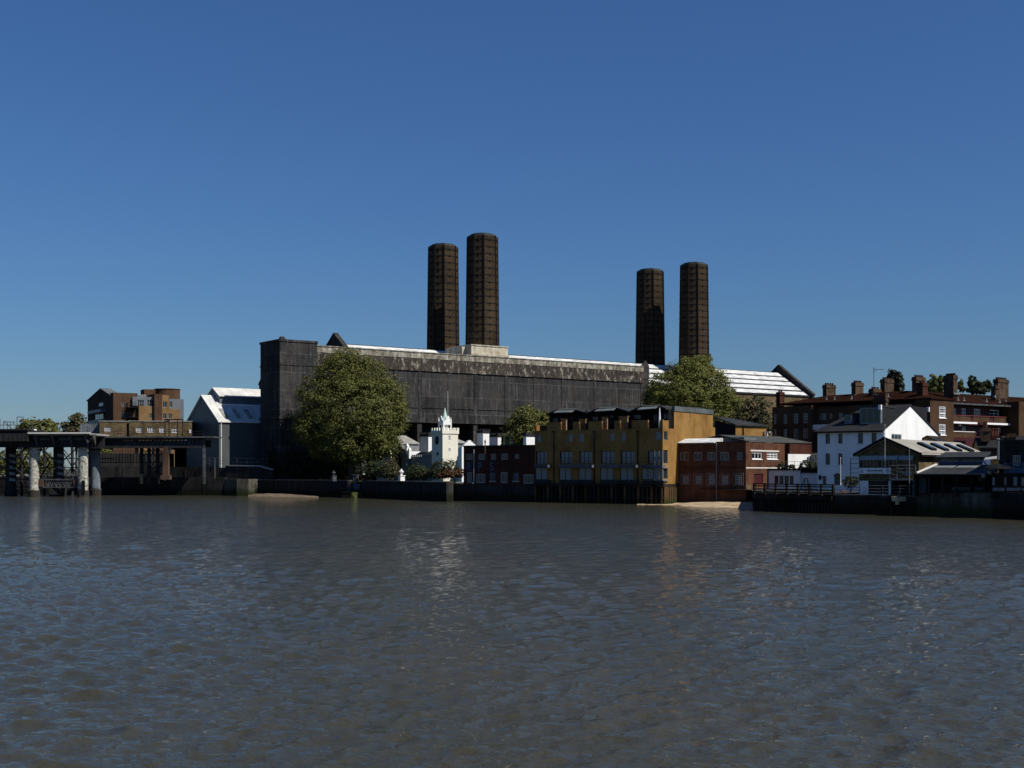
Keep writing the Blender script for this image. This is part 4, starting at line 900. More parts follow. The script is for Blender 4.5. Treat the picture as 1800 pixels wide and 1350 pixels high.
for px0, px1, py0, py1 in ((972, 981, 735, 742), (1002, 1007, 733, 741), (1041, 1052, 732, 740), (1071, 1079, 730, 741), (1113, 1127, 729, 737), (1149, 1155, 728, 741), (1166, 1177, 727, 737)):
    h = Pl(TR, 'F', vP-.04).rect(px0, px1, py0, py1); window(tr, Pl(TR, 'F', vP-.16), h, 2, 1, 'iron_dark', 'glass', rev=.14)
for px0, px1, yt in ((986, 995, 737), (1058, 1067, 734), (1088, 1103, 733), (1018, 1029, 738)):
    a, b_ = TR.u(px0, 1.2), TR.u(px1, 1.2); mb = MB(); mb.box(a, b_, 1.2, 1.5, zterr-.34, TR.z(yt, a, 1.2)); mb.box(a-.1, b_+.1, 1.1, 1.6, TR.z(yt, a, 1.2)+.003, TR.z(yt, a, 1.2)+.12); mb.build('terrace_screen', 'warm_wood', tr)
for h in H0:
    mb = MB(); railing(mb, [(h[0]+.05, .1, zterr-.35), (h[1]-.05, .1, zterr-.35)], 1.0, 1, .35, .028); mb.build('roof_terrace_rail', 'iron_dark', tr)
# balconies
for x0, x1 in ((939, 963), (982, 1041), (1053, 1118), (1127, 1164.8)):
    a, b_ = TR.u(x0, -1), TR.u(x1, -1); mb = MB(); z_ = TR.z(816, (a+b_)/2, -1); mb.box(a, b_, -1.1, -.01, z_-.55, z_-.1); bl = mb.build('balcony', 'plank', tr)
    mb = MB(); railing(mb, [(a, -1.05, z_-.1), (b_, -1.05, z_-.1)], 1.15, 2, .38, .022); mb.build('balustrade', 'iron_dark', bl)
    mb = MB(); mb.box(a, b_, -.7, -.01, zb_-.05, zb_+.55); mb.box(a, b_, -.75, -.6, TR.z(844, a, -.7), TR.z(822, a, -.7)-.0) if False else None; mb.build('sill_band', 'iron_dark', tr)
for x0, x1 in ((1150, 1166),):
    a, b_ = TR.u(x0, -.6), .3; mb = MB()
    for z_ in (TR.z(845), TR.z(822), TR.z(805)): mb.box(a, b_, -.62, -.52, z_, z_+.12)
    for u in (a, (a+b_)/2, b_-.08): mb.box(u, u+.08, -.62, -.52, TR.z(845)+.12, TR.z(792))
    for z_ in (TR.z(845), TR.z(822)): mb.box(b_-.1, b_, -.51, 1.6, z_, z_+.12)
    mb.build('corner_bay', 'steel_pale', tr)
for px in (974, 1045, 1121.5):
    mb = MB(); u = TR.u(px); mb.tube((u, -.1, zb_), (u, -.1, TR.z(760, u)), .09, 6); mb.box(u-.2, u+.2, -.22, -.02, TR.z(760, u), TR.z(757.5, u)); mb.build('downpipe', 'black', tr)
mb = MB(); u = TR.u(1187, 0); 
# piles and sheet wall under the terrace
mb = MB(); mb.box(uW, .1, .5, 4, -1.2, zb_-.2); mb.build('river_wall', 'quay_wall', tr)
mb = MB(); mb.box(uW, .15, -.45, vB*.42, zb_-.45, zb_-.003); mb.build('ring_beam', 'timber', tr)
n = 30
for k in range(n):
    u = uW+.3+(0-uW-.5)*k/(n-1); mb = MB(); mb.box(u-.16, u+.16, -.3, .1, -1.2, zb_-.46); mb.build('pile', 'timber' if k % 3 else 'tan_timber', tr)
mb = MB(); mb.box(uW, .1, -.2, .05, .8, 1.1); mb.build('waling', 'timber', tr)
for k in range(7):
    v_ = .35+k*.62; mb = MB(); mb.box(.02, .22, v_-.2, v_+.2, -1.2, zb_-.46); mb.build('pile', 'tan_timber', tr)
mb = MB(); mb.box(-.3, .04, .2, 5.2, -1.2, zb_-.46); mb.build('side_sheeting', 'tan_timber', tr)
mb = MB(); uu = TR.u(1159.5, 1.0); mb.lathe(0, 0, [(.16, zterr-.3), (.2, zterr+.6), (.08, zterr+2.6), (.02, zterr+2.9)], 8); X_, Y_ = TR.w(uu, 1.0); solo(mb, 'parasol', Fr(0, Y_, 0, X=X_), zterr-.3, 'white_paint', 'closed white parasol on the corner roof terrace of the brown terrace', 'parasol')
for px, v_, lab in ((996, 1.5, 'left'), (1031, 1.5, 'middle'), (1085, 1.5, 'right')): pass
for px, lab in ((996.5, 'dark round-headed terrace heater on the left roof terrace'), (1031, 'dark round-headed terrace heater above the second roof valley')):
    X_, Y_ = TR.w(TR.u(px, 2.0), 2.0); mb = MB(); mb.tube((0, 0, zterr-.3), (0, 0, zterr+2.2), .05, 6); mb.lathe(0, 0, [(.1, zterr+2.1), (.4, zterr+2.3), (.4, zterr+2.5), (.1, zterr+2.9)], 10); solo(mb, 'terrace_heater', Fr(0, Y_, 0, X=X_), zterr-.3, 'black', lab, 'heater')
# second yellow block with slate roof
YB = Fr(1275, 213, -30)
yb = thing('yellow_brick_house', YB, 2.35, 'yellow brick house with grey sloping roof behind the red brick workshop', 'house')
YB2 = Fr(1293, 212, 30)
# one body: yellow brick wall facing right, plain black end facing the river
lu, lv = YB.loc(YB2.X, YB2.Y); 
mb = MB(); P0 = Vector((lu, lv)); 
d_ = Vector(YB.loc(*YB2.w(YB2.u(1347)))) ; bk_ = Vector(YB.loc(*YB2.w(YB2.u(1347), 9))); b0_ = Vector(YB.loc(*YB2.w(YB2.u(1255), 9)))
zt1, zt2_ = YB2.z(748), YB2.z(749.5, YB2.u(1347))
lft = Vector(YB.loc(*Fr(1256, 222, 0).w(0)))
mb.quad([(*P0, 2.35), (*d_, 2.35), (*d_, zt2_), (*P0, zt1)]); mb.quad([(*d_, 2.35), (*bk_, 2.35), (*bk_, zt2_+1), (*d_, zt2_)]); mb.build('wall', 'yellow_brick', yb)
mb = MB(); mb.quad([(*P0, 2.35), (*lft, 2.35), (*lft, YB2.z(735)), (*P0, zt1)]); mb.build('end_wall', 'black', yb)
mb = MB(); q = Vector(YB.loc(*YB2.w(YB2.u(1296), 7))); ov = Vector(YB.loc(*YB2.w(-.2, -.3))); dv = Vector(YB.loc(*YB2.w(YB2.u(1347)+.3, -.3))); 
mb.slab([(*ov, zt1+.15), (*dv, zt2_+.15), (*Vector(YB.loc(*YB2.w(YB2.u(1325), 7))), YB2.z(734, 5, 7)), (*lft, YB2.z(731, 0, 7))], .2); rf = mb.build('roof', 'dim_zinc', yb)
mb = MB(); a_ = YB2.u(1306); u_, v_ = YB.loc(*YB2.w(a_, -.1)); mb.tube((u_, v_, 8), (u_, v_, zt1), .1, 6); mb.build('downpipe', 'black', yb)
mb = MB(); u_, v_ = YB.loc(*YB2.w(YB2.u(1345), -.4)); z_ = YB2.z(765, 5); mb.box(u_-.15, u_+.15, v_-.1, v_+.2, z_-.6, z_+.4); mb.box(u_-.5, u_+.6, v_-.3, v_, z_+.45, z_+.65); mb.build('flood_lamp', 'white_paint', yb)

# ------------------------------------------------------------------ red brick workshop
RW = Fr(1192, 197.5, -36)
rw = thing('red_brick_workshop', RW, 0.3, 'two-storey red brick workshop between the yellow terrace and the timber deck', 'workshop')
uW = RW.u(1311); zt = RW.z(779); vW = 24.0
pl = Pl(RW, 'F', 0); plR = Pl(RW, 'R', uW)
up = [pl.rect(*w) for w in ((1196, 1210, 795, 809), (1220, 1234, 795, 809), (1243, 1257, 795, 809), (1266, 1281, 795, 809), (1295.5, 1305, 795, 808))]
lw = [pl.rect(*w) for w in ((1200, 1210.5, 837, 850), (1223, 1233, 837, 850), (1246, 1256.5, 835, 851), (1269, 1280, 837, 851), (1292.5, 1304, 835, 851))]
rr_ = [plR.rect(*w) for w in ((1322, 1339, 795.5, 807), (1348, 1367, 795.5, 807), (1326, 1341, 833, 851))]
mb = MB(); shell(mb, RW, 0, uW, 0, vW, .2, zt, up+lw, rr_); mb.box(-.05, uW+.06, -.06, .3, zt+.002, zt+.15)
mb.build('wall', 'red_brick', rw)
for h in up: window(rw, pl, h, 2, 1, 'soft_white', 'glass', fw=.09)
for h in lw:
    w1 = window(rw, pl, h, 3, 4, 'soft_white', 'glass', fw=.09, bars=.05)
    mb = MB()
    for k in range(6): a = h[0]-.3+(h[1]-h[0]+.6)*k/5; mb.tube(pl.p(a, -.12, h[2]-.2), pl.p(a, -.12, h[3]+.4), .018, 4)
    for z_ in (h[2]-.1, h[3]+.2): mb.tube(pl.p(h[0]-.3, -.12, z_), pl.p(h[1]+.3, -.12, z_), .018, 4)
    mb.build('window_grille', 'grey_paint', w1)
for k, h in enumerate(rr_[:2]): window(rw, plR, h, 3, 3 if k else 1, 'white_paint', 'glass_dim', sill='white_paint', fw=.12, bars=.08)
mb = MB(); h = rr_[2]; plR.box(mb, h[0], h[1], .12, .2, h[2], h[3]); dr = mb.build('door', 'maroon', rw); mb = MB(); plR.box(mb, h[0]+.15, h[0]+.6, .08, .118, h[3]-.8, h[3]-.2); mb.build('door_pane', 'glass', dr)
mb = MB(); plR.box(mb, 0.0, plR.a(1383), -.06, -.003, RW.z(823.5, uW, 4), RW.z(821.5, uW, 4)); a0_, a1_ = plR.a(1319), plR.a(1369); plR.box(mb, a0_, a1_, -.05, -.003, RW.z(794, uW, 8), RW.z(791.5, uW, 8)); mb.build('string_course', 'offwhite', rw)
mb = MB(); mb.box(0, uW, -.05, -.003, RW.z(823, 5), RW.z(821.5, 5)); mb.build('string_course', 'dark_red_brick', rw)
mb = MB(); a, b_ = 0.05, RW.u(1258); mb.hexa([(a, -.45, RW.z(779.5, 3)), (b_, -.45, RW.z(779.5, 3)), (b_, 2.5, zt+.2), (a, 2.5, zt+.2), (a, -.45, RW.z(778, 3)), (b_, -.45, RW.z(778, 3)), (b_, 2.5, RW.z(772, 3, 2)+.15), (a, 2.5, RW.z(772, 3, 2)+.15)]); mb.build('lean_to_roof', 'white_roof', rw)
mb = MB(); mb.slab([(uW-.2, 1.5, zt+.2), (uW-.2, 26, zt+.4), (uW-6, 26, zt+1.5), (uW-6, 3, zt+1.3)], .15); mb.slab([(uW-6, 3, zt+1.3), (uW-6, 26, zt+1.5), (uW-11, 26, zt+.3), (uW-11, 3, zt+.3)], .15); mb.build('roof', 'grey_felt', rw)
mb = MB(); mb.box(uW-5, uW-1.5, 2.6, 7, zt+.2, zt+.85); mb.build('roof_light', 'zinc', rw)
mb = MB(); u = RW.u(1260); mb.tube((u, -.1, .6), (u, -.1, zt), .06, 6); mb.build('downpipe', 'grey_paint', rw)
mb = MB(); mb.box(uW-.02, uW+.8, vW-9.5, vW-.5, .2, zt-.02); o_ = mb.build('rear_bay', 'dark_red_brick', rw)
mb = MB(); plR.box(mb, 0.02, 1.6, -.04, -.003, .3, RW.z(851, uW)); mb.build('render_patch', 'stock_brick', rw)
# ------------------------------------------------------------------ low white annexe and the white wall behind it
AX = Fr(1351, 197.0, -30)
ax = thing('white_annexe', AX, 2.35, 'low flat-roofed white building with a plant-covered roof terrace beside the red workshop', 'annexe')
pl = Pl(AX, 'F', 0); uE = AX.u(1407); zt = AX.z(826.5)
h = pl.rect(1360, 1396, 835, 852); mb = MB(); shell(mb, AX, 0, uE, 0, 5, 2.3, zt, [h]); mb.box(uE, AX.u(1437), .25, 5, 2.3, AX.z(831)); mb.build('wall', 'white_render', ax)
window(ax, pl, h, 4, 1, 'white_render', 'glass', fw=.12, bars=.12)
mb = MB(); mb.box(-.15, uE+.1, -.2, 5, zt+.002, zt+.2); mb.box(uE+.1, AX.u(1437), 0, 5, AX.z(831)+.002, AX.z(824)); mb.build('fascia', 'black', ax)
mb = MB(); railing(mb, [(.2, .1, zt+.2), (uE+3, .1, zt+.2)], 1.15, 2, 1.25, .035); mb.build('railing', 'steel_pale', ax)
mb = MB(); w0, w1 = AX.u(1385, 5), AX.u(1412, 5); mb.hexa([(w0, 5.1, 2.4), (w1+0, 9.5, 2.4), (w1, 9.9, 2.4), (w0, 5.5, 2.4), (w0, 5.1, AX.z(798, w0, 5)), (w1, 9.5, AX.z(798.5, w1, 9)), (w1, 9.9, AX.z(798.5, w1, 9)), (w0, 5.5, AX.z(798, w0, 5))]); mb.build('party_wall', 'white_render', ax)
ww = AX.u(1441, 9); mb = MB(); pq = Pl(AX, 'F', 9.0); hh = [pq.rect(1415, 1436.5, 801, 818)]; wall_face(mb, pq, w1, ww, 2.4, AX.z(796, ww, 9), hh); mb.build('garden_room', 'stock_brick', ax); window(ax, pq, hh[0], 4, 1, 'offwhite', 'glass_pale', fw=.08)
mb = MB(); mb.box(w1, ww, 8.6, 8.98, AX.z(799.5, ww, 9), AX.z(798, ww, 9)); mb.build('gutter', 'offwhite', ax)

# ------------------------------------------------------------------ white house
WH = Fr(1437, 180, -36)
wh = thing('white_house', WH, 2.35, 'three-storey white rendered house with slate roof, dormers and a big sunlit blank gable', 'house')
uW = WH.u(1552); vD = WH.v(1649, uW); zeL = WH.z(757); ze = WH.z(755, uW); pl = Pl(WH, 'F', 0); plR = Pl(WH, 'R', uW); vM = WH.v(1600, uW); zr = WH.z(711, uW, vM)
hs = [pl.rect(*w) for w in ((1451, 1459, 762, 780), (1473.5, 1481, 762, 780), (1508, 1517, 761, 780), (1532, 1540.5, 760.5, 779), (1451, 1459, 797, 817), (1473.5, 1481, 797, 817), (1446, 1452.5, 841, 853), (1466.5, 1478, 838, 853))]
gh = [plR.rect(1567, 1585, 763, 777)]
mb = MB(); zev = ze
wall_face(mb, pl, 0, uW, 2.3, ze, hs, rev=.16)
wall_face(mb, plR, 0, vD, 2.3, ze, gh, top=[(0, ze), (vD, ze), (vM, zr-.12)]); mb.quad([(0, 0, 2.3), (0, vD, 2.3), (0, vD, ze), (0, 0, ze)]); mb.quad([(0, vD, 2.3), (uW, vD, 2.3), (uW, vD, ze), (0, vD, ze)])
o = mb.build('wall', 'white_render', wh)
for k, h in enumerate(hs):
    if k < 6: window(wh, pl, h, 1, 2, 'panel_grey', 'glass', fw=.09, rev=.16, sill='white_render')
    elif k == 6: window(wh, pl, h, 1, 2, 'soft_white', 'glass_dim', rev=.16, name='door')
    else: window(wh, pl, h, 3, 2, 'panel_grey', 'glass', rev=.16)
for h, s in ((hs[6], .5), (hs[7], .42)):
    mb = MB(); cx_ = (h[0]+h[1])/2; r_ = (h[1]-h[0])/2+.08
    pts_ = [(cx_+r_*math.cos(math.pi*k/10), h[3]+.02+r_*s*2*math.sin(math.pi*k/10)) for k in range(11)]
    mb.prism(pts_, -.03, -.003, 'v'); mb.build('arch_head', 'glass_dim' if h is hs[7] else 'panel_grey', wh)
window(wh, plR, gh[0], 3, 1, 'white_paint', 'glass_dim', fw=.1)
mb = MB(); zf = WH.z(716, 6, 6); 
hipu = WH.u(1506, vM*.55)
rl = 3.2
mb.slab([(-.5, -.5, ze-.15), (uW+.15, -.5, ze-.15), (uW+.15, vM, zr), (rl, vM, zr)], .2); mb.slab([(-.5, vD+.4, ze-.15), (-.5, -.5, ze-.15), (rl, vM, zr)], .2); mb.slab([(uW+.15, vD+.4, ze-.15), (-.5, vD+.4, ze-.15), (rl, vM, zr), (uW+.15, vM, zr)], .2)
rf = mb.build('roof', 'slate', wh)
mb = MB(); mb.tube((-.5, -.58, ze-.2), (uW+.2, -.58, ze-.2), .09, 6); mb.build('gutter', 'black', wh)
def dormer(x0, x1, y0, y1, vf, cols, cheek, name='dormer'):
    a, b_ = WH.u(x0, vf), WH.u(x1, vf); z0, z1 = WH.z(y1, a, vf), WH.z(y0, a, vf); d = MB(); P = Pl(WH, 'F', vf); h = (a+.12, b_-.12, z0+.15, z1-.15)
    wall_face(d, P, a, b_, z0-.3, z1, [h]); d.quad([(a, vf, z0-.3), (a, vf+5, z0-.3), (a, vf+5, z1), (a, vf, z1)]); d.quad([(b_, vf, z0-.3), (b_, vf+5, z0-.3), (b_, vf+5, z1), (b_, vf, z1)]); o_ = d.build(name, cheek, wh)
    d = MB(); d.box(a-.15, b_+.15, vf-.15, vf+6, z1+.003, z1+.18); d.build('dormer_roof', 'dim_zinc', o_)
    w_ = window(o_, P, h, cols, 1, 'soft_white', 'glass', fw=.1)
dormer(1484, 1496.5, 728, 742, 2.2, 2, 'panel_grey'); dormer(1511, 1548, 716, 747, 2.6, 3, 'panel_grey')
mb = MB(); a, b_ = WH.u(1549, 3.3), WH.u(1583, 3.3); 
mb.box(a+.05, uW-1.2, 3.3, 9, ze+.8, WH.z(716, a, 3.3)); mb.build('dormer_extension', 'slate', wh)
mb = MB(); a, b_ = uW-3, uW; mb.box(uW-2.2, uW-.3, vM+2.5, vM+8.6, ze+.5, WH.z(716.5, uW, vM+8)); mb.build('rear_dormer', 'slate', wh)
for (u, v_, yy) in ((WH.u(1547, 2.4), 2.4, 714), (uW-.2, vM+8.8, 718)):
    mb = MB(); z_ = WH.z(yy, u, v_); mb.box(u-.2, u+.2, v_-.2, v_+.2, z_-.5, z_+.2); mb.build('hopper', 'white_paint', wh)
mb = MB(); v_ = plR.a(1651); mb.box(uW-.1, uW+.28, v_-.1, v_+.35, ze-.35, ze+.1); mb.build('kneeler', 'white_paint', wh)
mb = MB(); mb.tube((uW+.12, .1, WH.z(757, uW)), (uW+.12, .1, 7), .1, 6); mb.build('downpipe', 'white_paint', wh)
mb = MB(); u = WH.u(1442.5); mb.lathe(0, 0, [(.12, 0), (.2, .15), (.2, .55), (.05, .7)], 6)
mb.v = [(a+u, b-.25, c+WH.z(843.5)) for a, b, c in mb.v]; mb.build('wall_lantern', 'black', wh)
# chimney stack of the white house with red pots
def stack(fr, px0, px1, ytop, ybot, v, depth, label, base_root=None, m_='stack_brick', pots=4, potm='terracotta', pot_h=.5, name='chimney_stack', lit='stack_brick'):
    u0, u1 = fr.u(px0, v), fr.u(px1, v); z0, z1 = fr.z(ybot, u0, v), fr.z(ytop, u0, v)
    mb = MB(); mb.box(u0, u1, v, v+depth, z0, z1-.5); mb.box(u0-.12, u1+.12, v-.12, v+depth+.12, z1-.499, z1-.28); mb.box(u0-.03, u1+.03, v-.03, v+depth+.03, z1-.279, z1)
    o_ = mb.build(name, m_, base_root)
    for k in range(pots):
        mb = MB(); cu, cv = (u0+(u1-u0)*(k+.5)/pots, v+depth/2) if (u1-u0) > depth else ((u0+u1)/2, v+depth*(k+.5)/pots)
        mb.lathe(cu, cv, [(.17, z1), (.13, z1+pot_h*.8), (.17, z1+pot_h*.85), (.17, z1+pot_h)], 8); mb.build('chimney_pot', potm, o_)
    return o_
stack(WH, 1534, 1556.5, 701, 717, 9.5, 1.1, '', wh, pots=6, pot_h=1.0)
# antenna mast
X_, Y_ = WH.w(WH.u(1536, 10), 10); mb = MB(); z0, z1 = zq(700, Y_), zq(645, Y_); mb.tube((0, 0, z0), (0, 0, z1), .045, 5); zt = zq(649, Y_); mb.tube((-.1, 0, zt), (1.6, .3, zt), .035, 4)
for k in range(6): mb.tube((.15+k*.26, -.28+.05*k, zt), (.15+k*.26, .28+.05*k, zt), .02, 4)
mb.tube((0, 0, zt-.5), (.4, 0, zt), .02, 4); solo(mb, 'aerial', Fr(0, Y_, 0, X=X_), z0, 'iron_grey', 'tall thin television aerial above the red pots of the white house chimney', 'aerial')

# ------------------------------------------------------------------ timber deck and riverside walk
DK = Fr(1326, 164, -36)
def ulin(fr, px, v=0): return fr.u(px, v)
p0, p1 = Vector(BK[15]), Vector(BK[16]); ang = math.degrees(math.atan2(p1.y-p0.y, p1.x-p0.x)); DK = Fr(1326, 164, ang)
dk = thing('timber_deck', DK, 0.0, 'raised black timber river deck with slatted fence in front of the white annexe', 'deck')
Ld = DK.u(1465); zd = DK.z(869)
mb = MB(); mb.box(-.1, Ld, -.2, 14, zd-.25, zd); mb.box(-.1, Ld, -.35, -.201, zd-.5, zd+.05); mb.build('planking', 'timber', dk)
mb = MB(); mb.box(0, Ld, .5, 3, -1.2, zd-.26); mb.box(0.01, .5, 3, 20, -1.2, zd-.26); mb.build('sheet_wall', 'quay_wall', dk)
for k in range(26):
    u = .15+(Ld-.3)*k/25; mb = MB(); mb.box(u-.13, u+.13, -.15, .2, -1.2, zd-.26); mb.build('pile', 'timber', dk)
for k in range(8):
    u = (Ld)*k/7; mb = MB(); mb.box(u-.12, u+.12, -.15, .12, zd+.002, zd+1.5); mb.build('fence_post', 'timber', dk)
mb = MB()
for r_ in (.35, .75, 1.15, 1.4): mb.box(0, Ld, -.19, -.152, zd+r_-.09, zd+r_+.05)
mb.build('fence_rail', 'timber', dk)
def picnic(px, v_, label):
    X_, Y_ = DK.w(DK.u(px, v_), v_); f = Fr(0, Y_, ang+random.uniform(-6, 6), X=X_); t = thing('picnic_table', f, zd, label, 'picnic table', 'picnic tables on the timber deck')
    mb = MB(); [mb.box(-.9, .9, -.36+.19*k, -.2+.19*k, zd+.70, zd+.75) for k in range(4)]; mb.build('tabletop', 'plank', t)
    for s in (-1, 1):
        mb = MB(); mb.box(-.9, .9, s*.75-.13, s*.75+.13, zd+.42, zd+.46); mb.build('seat', 'plank', t)
        mb = MB(); mb.tube((s*.65, -.8, zd), (s*.65, -.15, zd+.70), .04, 4); mb.tube((s*.65, .8, zd), (s*.65, .15, zd+.70), .04, 4); mb.tube((s*.65, -.85, zd+.40), (s*.65, .85, zd+.40), .035, 4); mb.build('leg_frame', 'plank', t)
for px, v_, w_ in ((1338, 1.6, 'leftmost picnic table on the timber deck, under the workshop door'), (1362, 1.8, 'picnic table on the deck in front of the annexe window, left half'), (1386, 1.7, 'picnic table on the deck in front of the annexe window, right half'), (1408, 1.9, 'picnic table on the deck just left of the dark swing frame'), (1432, 1.7, 'picnic table on the deck right of the dark swing frame'), (1452, 1.8, 'rightmost picnic table on the deck, before the arched door')): picnic(px, v_, w_)
X_, Y_ = DK.w(DK.u(1417, 6), 6); f = Fr(0, Y_, ang, X=X_); mb = MB(); h_ = zq(841, Y_)-zd
for s in (-.45, .45):
    mb.tube((s*1.6, -.6, zd), (s*.5, 0, zd+h_), .06, 5); mb.tube((s*1.6, .6, zd), (s*.5, 0, zd+h_), .06, 5); mb.tube((s*.5, 0, zd), (s*.5, 0, zd+h_), .05, 5)
mb.tube((-.3, 0, zd+h_), (.3, 0, zd+h_), .06, 5); solo(mb, 'swing_frame', f, zd, 'black', 'dark A-shaped metal frame standing on the timber deck', 'frame')
# walk
p0, p1 = Vector(BK[16]), Vector(BK[17]); 
zw = zq(872, 152)
wall_run('river_wall', [BK[16], BK[17]], [zw, zw], .9, 'quay_wall', 'black river wall under the railed walk in front of the white house', cope='quay_concrete')
wall_run('river_wall', [BK[17], BK[18]], [zq(867, 146), zq(866, 138)], .8, 'quay_concrete', 'dark concrete river wall in front of the pub extension')
wall_run('river_wall', [BK[18], BK[19], BK[20]], [zq(866, 138), zq(867, 133), zq(867, 133)], .8, 'quay_wall', 'dark river wall below the bow-windowed tavern at the right edge')
mb = MB(); a, b_ = Vector((*BK[16], zw+.2)), Vector((*BK[17], zw+.2)); railing(mb, [a, b_], 1.1, 3, 1.9, .022)
solo(mb, 'railing', None, 0, 'steel_pale', 'pale tubular railing along the riverside walk', 'railing')
def on_walk(px, off=-.1):
    m_ = (px-CX)/FPX; a, b_ = Vector(BK[16]), Vector(BK[17]); d = b_-a; t = (m_*a.y-a.x)/(d.x-m_*d.y); p = a+d*t; return p.x, p.y+off
def ring(px, yc, r, m_, label, name='lifebuoy'):
    x, y = on_walk(px, -.12); mb = MB(); n = 20; z_ = zq(yc, y); 
    for k in range(n):
        a, b_ = 2*math.pi*k/n, 2*math.pi*(k+1)/n; mb.tube((r*math.cos(a), 0, z_+r*math.sin(a)), (r*math.cos(b_), 0, z_+r*math.sin(b_)), .045, 6)
    solo(mb, name, Fr(0, y, -36, X=x), z_-r, m_, label, name)
ring(1481, 867, .36, 'orange_red', 'orange lifebuoy hung on the walk railing below the white house')
ring(1552, 870, .42, 'iron_grey', 'grey ring-shaped lifebuoy hung on the railing in front of the boathouse door')
x, y = on_walk(1578, -.6); mb = MB(); z0, z1 = zq(881, y), zq(873, y); mb.prism([(-.75, z0), (.75, z0), (.95, z1), (-.95, z1)], -.4, .4, 'v'); mb.box(-.45, -.2, -.2, .2, zq(887, y), z0); masonry('cream_plaster', (.55, .48, .30), (.66, .58, .40), None, brick=.8)
solo(mb, 'corbel', Fr(0, y, 30, X=x), zq(887, y), 'cream_plaster', 'cream stone bracket projecting from the river wall under the boathouse stair', 'corbel')
mb = MB(); x, y = on_walk(1566, -.25); mb.tube((0, 0, -1), (0, 0, 1.0), .12, 6); solo(mb, 'mooring_post', Fr(0, y, 0, X=x), -1, 'tan_timber', 'short pale post standing in the water against the river wall', 'post')

# ------------------------------------------------------------------ rowing clubhouse
RC = Fr(1510, 154, -36)
rc = thing('clubhouse', RC, 2.35, 'gabled boathouse with pale sheet roof, glazed balcony floor and white name banner', 'clubhouse')
uW = RC.u(1615); ze = RC.z(795, uW); uM = RC.u(1557); zr = RC.z(770.5, uM); vD = 30.0; zf = RC.z(834)
pl = Pl(RC, 'F', 0); plR = Pl(RC, 'R', uW); z1 = RC.z(822); 
hs = [pl.rect(*w) for w in ((1514, 1544, 803, 822), (1546, 1579, 803, 822), (1582, 1606, 803, 822))]; hg = [pl.rect(1526, 1562, 841, 868)]
hg = [(hg[0][0], hg[0][1], 2.4, hg[0][3])]
mb = MB(); wall_face(mb, pl, 0, uW, z1-1.6, ze, hs, top=[(0, ze), (uW, ze), (uM, zr-.2)]); wall_face(mb, plR, 0, vD, 2.3, ze); mb.quad([(0, 0, 2.3), (0, vD, 2.3), (0, vD, ze), (0, 0, ze)])
mb.quad([(0, vD, 2.3), (uW, vD, 2.3), (uW, vD, ze), (uM, vD, zr-.2), (0, vD, ze)])
o = mb.build('wall', 'stock_brick', rc)
mb = MB(); wall_face(mb, Pl(RC, 'F', .02), RC.u(1511), RC.u(1566), 2.3, z1-1.601, [hg[0]]); mb.build('lower_wall', 'white_render', rc)
mb = MB(); P = Pl(RC, 'F', .02); h = hg[0]
for k in range(12): P.box(mb, h[0], h[1], .12, .17, h[2]+(h[3]-h[2])*k/12+.015, h[2]+(h[3]-h[2])*(k+1)/12-.01)
P.box(mb, h[0], h[1], .171, .2, h[2], h[3]); mb.build('roller_door', 'garage_brown', rc)
mb = MB(); mb.box(RC.u(1566.5), uW-.02, 3.0, 3.3, 2.3, z1-1.602); mb.build('recess_wall', 'black', rc)
for k, h in enumerate(hs):
    window(rc, pl, h, 5, 1, 'iron_dark', 'glass', fw=.08)
    mb = MB(); a, b_ = h[0]-.05, h[1]+.05; n = 14
    zA, zB = h[3]+.15, h[3]-.3
    mb.hexa([(a, -.5, zB), (b_, -.5, zB), (b_, -.46, zB), (a, -.46, zB), (a, -.1, zA), (b_, -.1, zA), (b_, -.06, zA), (a, -.06, zA)])
    for j in range(n): mb.box(a+(b_-a)*j/n, a+(b_-a)*(j+.55)/n, -.52, -.49, zB-.12, zB+.02)
    mb.build('awning', 'soft_white', rc)
mb = MB(); mb.slab([(-.5, -.5, ze-.3), (uM, -.5, zr), (uM, vD, zr), (-.5, vD, ze-.3)], .18); mb.slab([(uM, -.5, zr), (uW+.5, -.5, ze-.3), (uW+.5, vD, ze-.3), (uM, vD, zr)], .18); rf = mb.build('roof', 'pale_roof', rc)
mb = MB()
for (a, za, b_, zb2) in ((-.55, ze-.45, uM, zr-.12), (uM, zr-.12, uW+.55, ze-.45)): mb.hexa([(a, -.62, za), (b_, -.62, zb2), (b_, -.501, zb2), (a, -.501, za), (a, -.62, za+.32), (b_, -.62, zb2+.32), (b_, -.501, zb2+.32), (a, -.501, za+.32)])
mb.box(uW+.5, uW+.62, -.6, vD, ze-.5, ze-.28); mb.build('bargeboard', 'black', rc)
f_ = (ze-.3-zr)/(uW+.5-uM)
zu = lambda u: zr+f_*(u-uM)
for px in (1612, 1635, 1659, 1681):
    # skylights run down the slope
    u0_, u1_ = uM+1.35, uM+3.2; v0_ = RC.v(px, u0_); mb = MB(); v1_ = v0_+2.0
    mb.hexa([(u0_, v0_, zu(u0_)+.01), (u1_, v0_, zu(u1_)+.01), (u1_, v1_, zu(u1_)+.01), (u0_, v1_, zu(u0_)+.01), (u0_, v0_, zu(u0_)+.3), (u1_, v0_, zu(u1_)+.3), (u1_, v1_, zu(u1_)+.3), (u0_, v1_, zu(u0_)+.3)]); s_ = mb.build('skylight', 'black', rf)
    mb = MB(); mb.slab([(u0_+.12, v0_+.12, zu(u0_+.12)+.32), (u1_-.12, v0_+.12, zu(u1_-.12)+.32), (u1_-.12, v1_-.12, zu(u1_-.12)+.32), (u0_+.12, v1_-.12, zu(u0_+.12)+.32)], .015); mb.build('pane', 'glass_dim', s_)
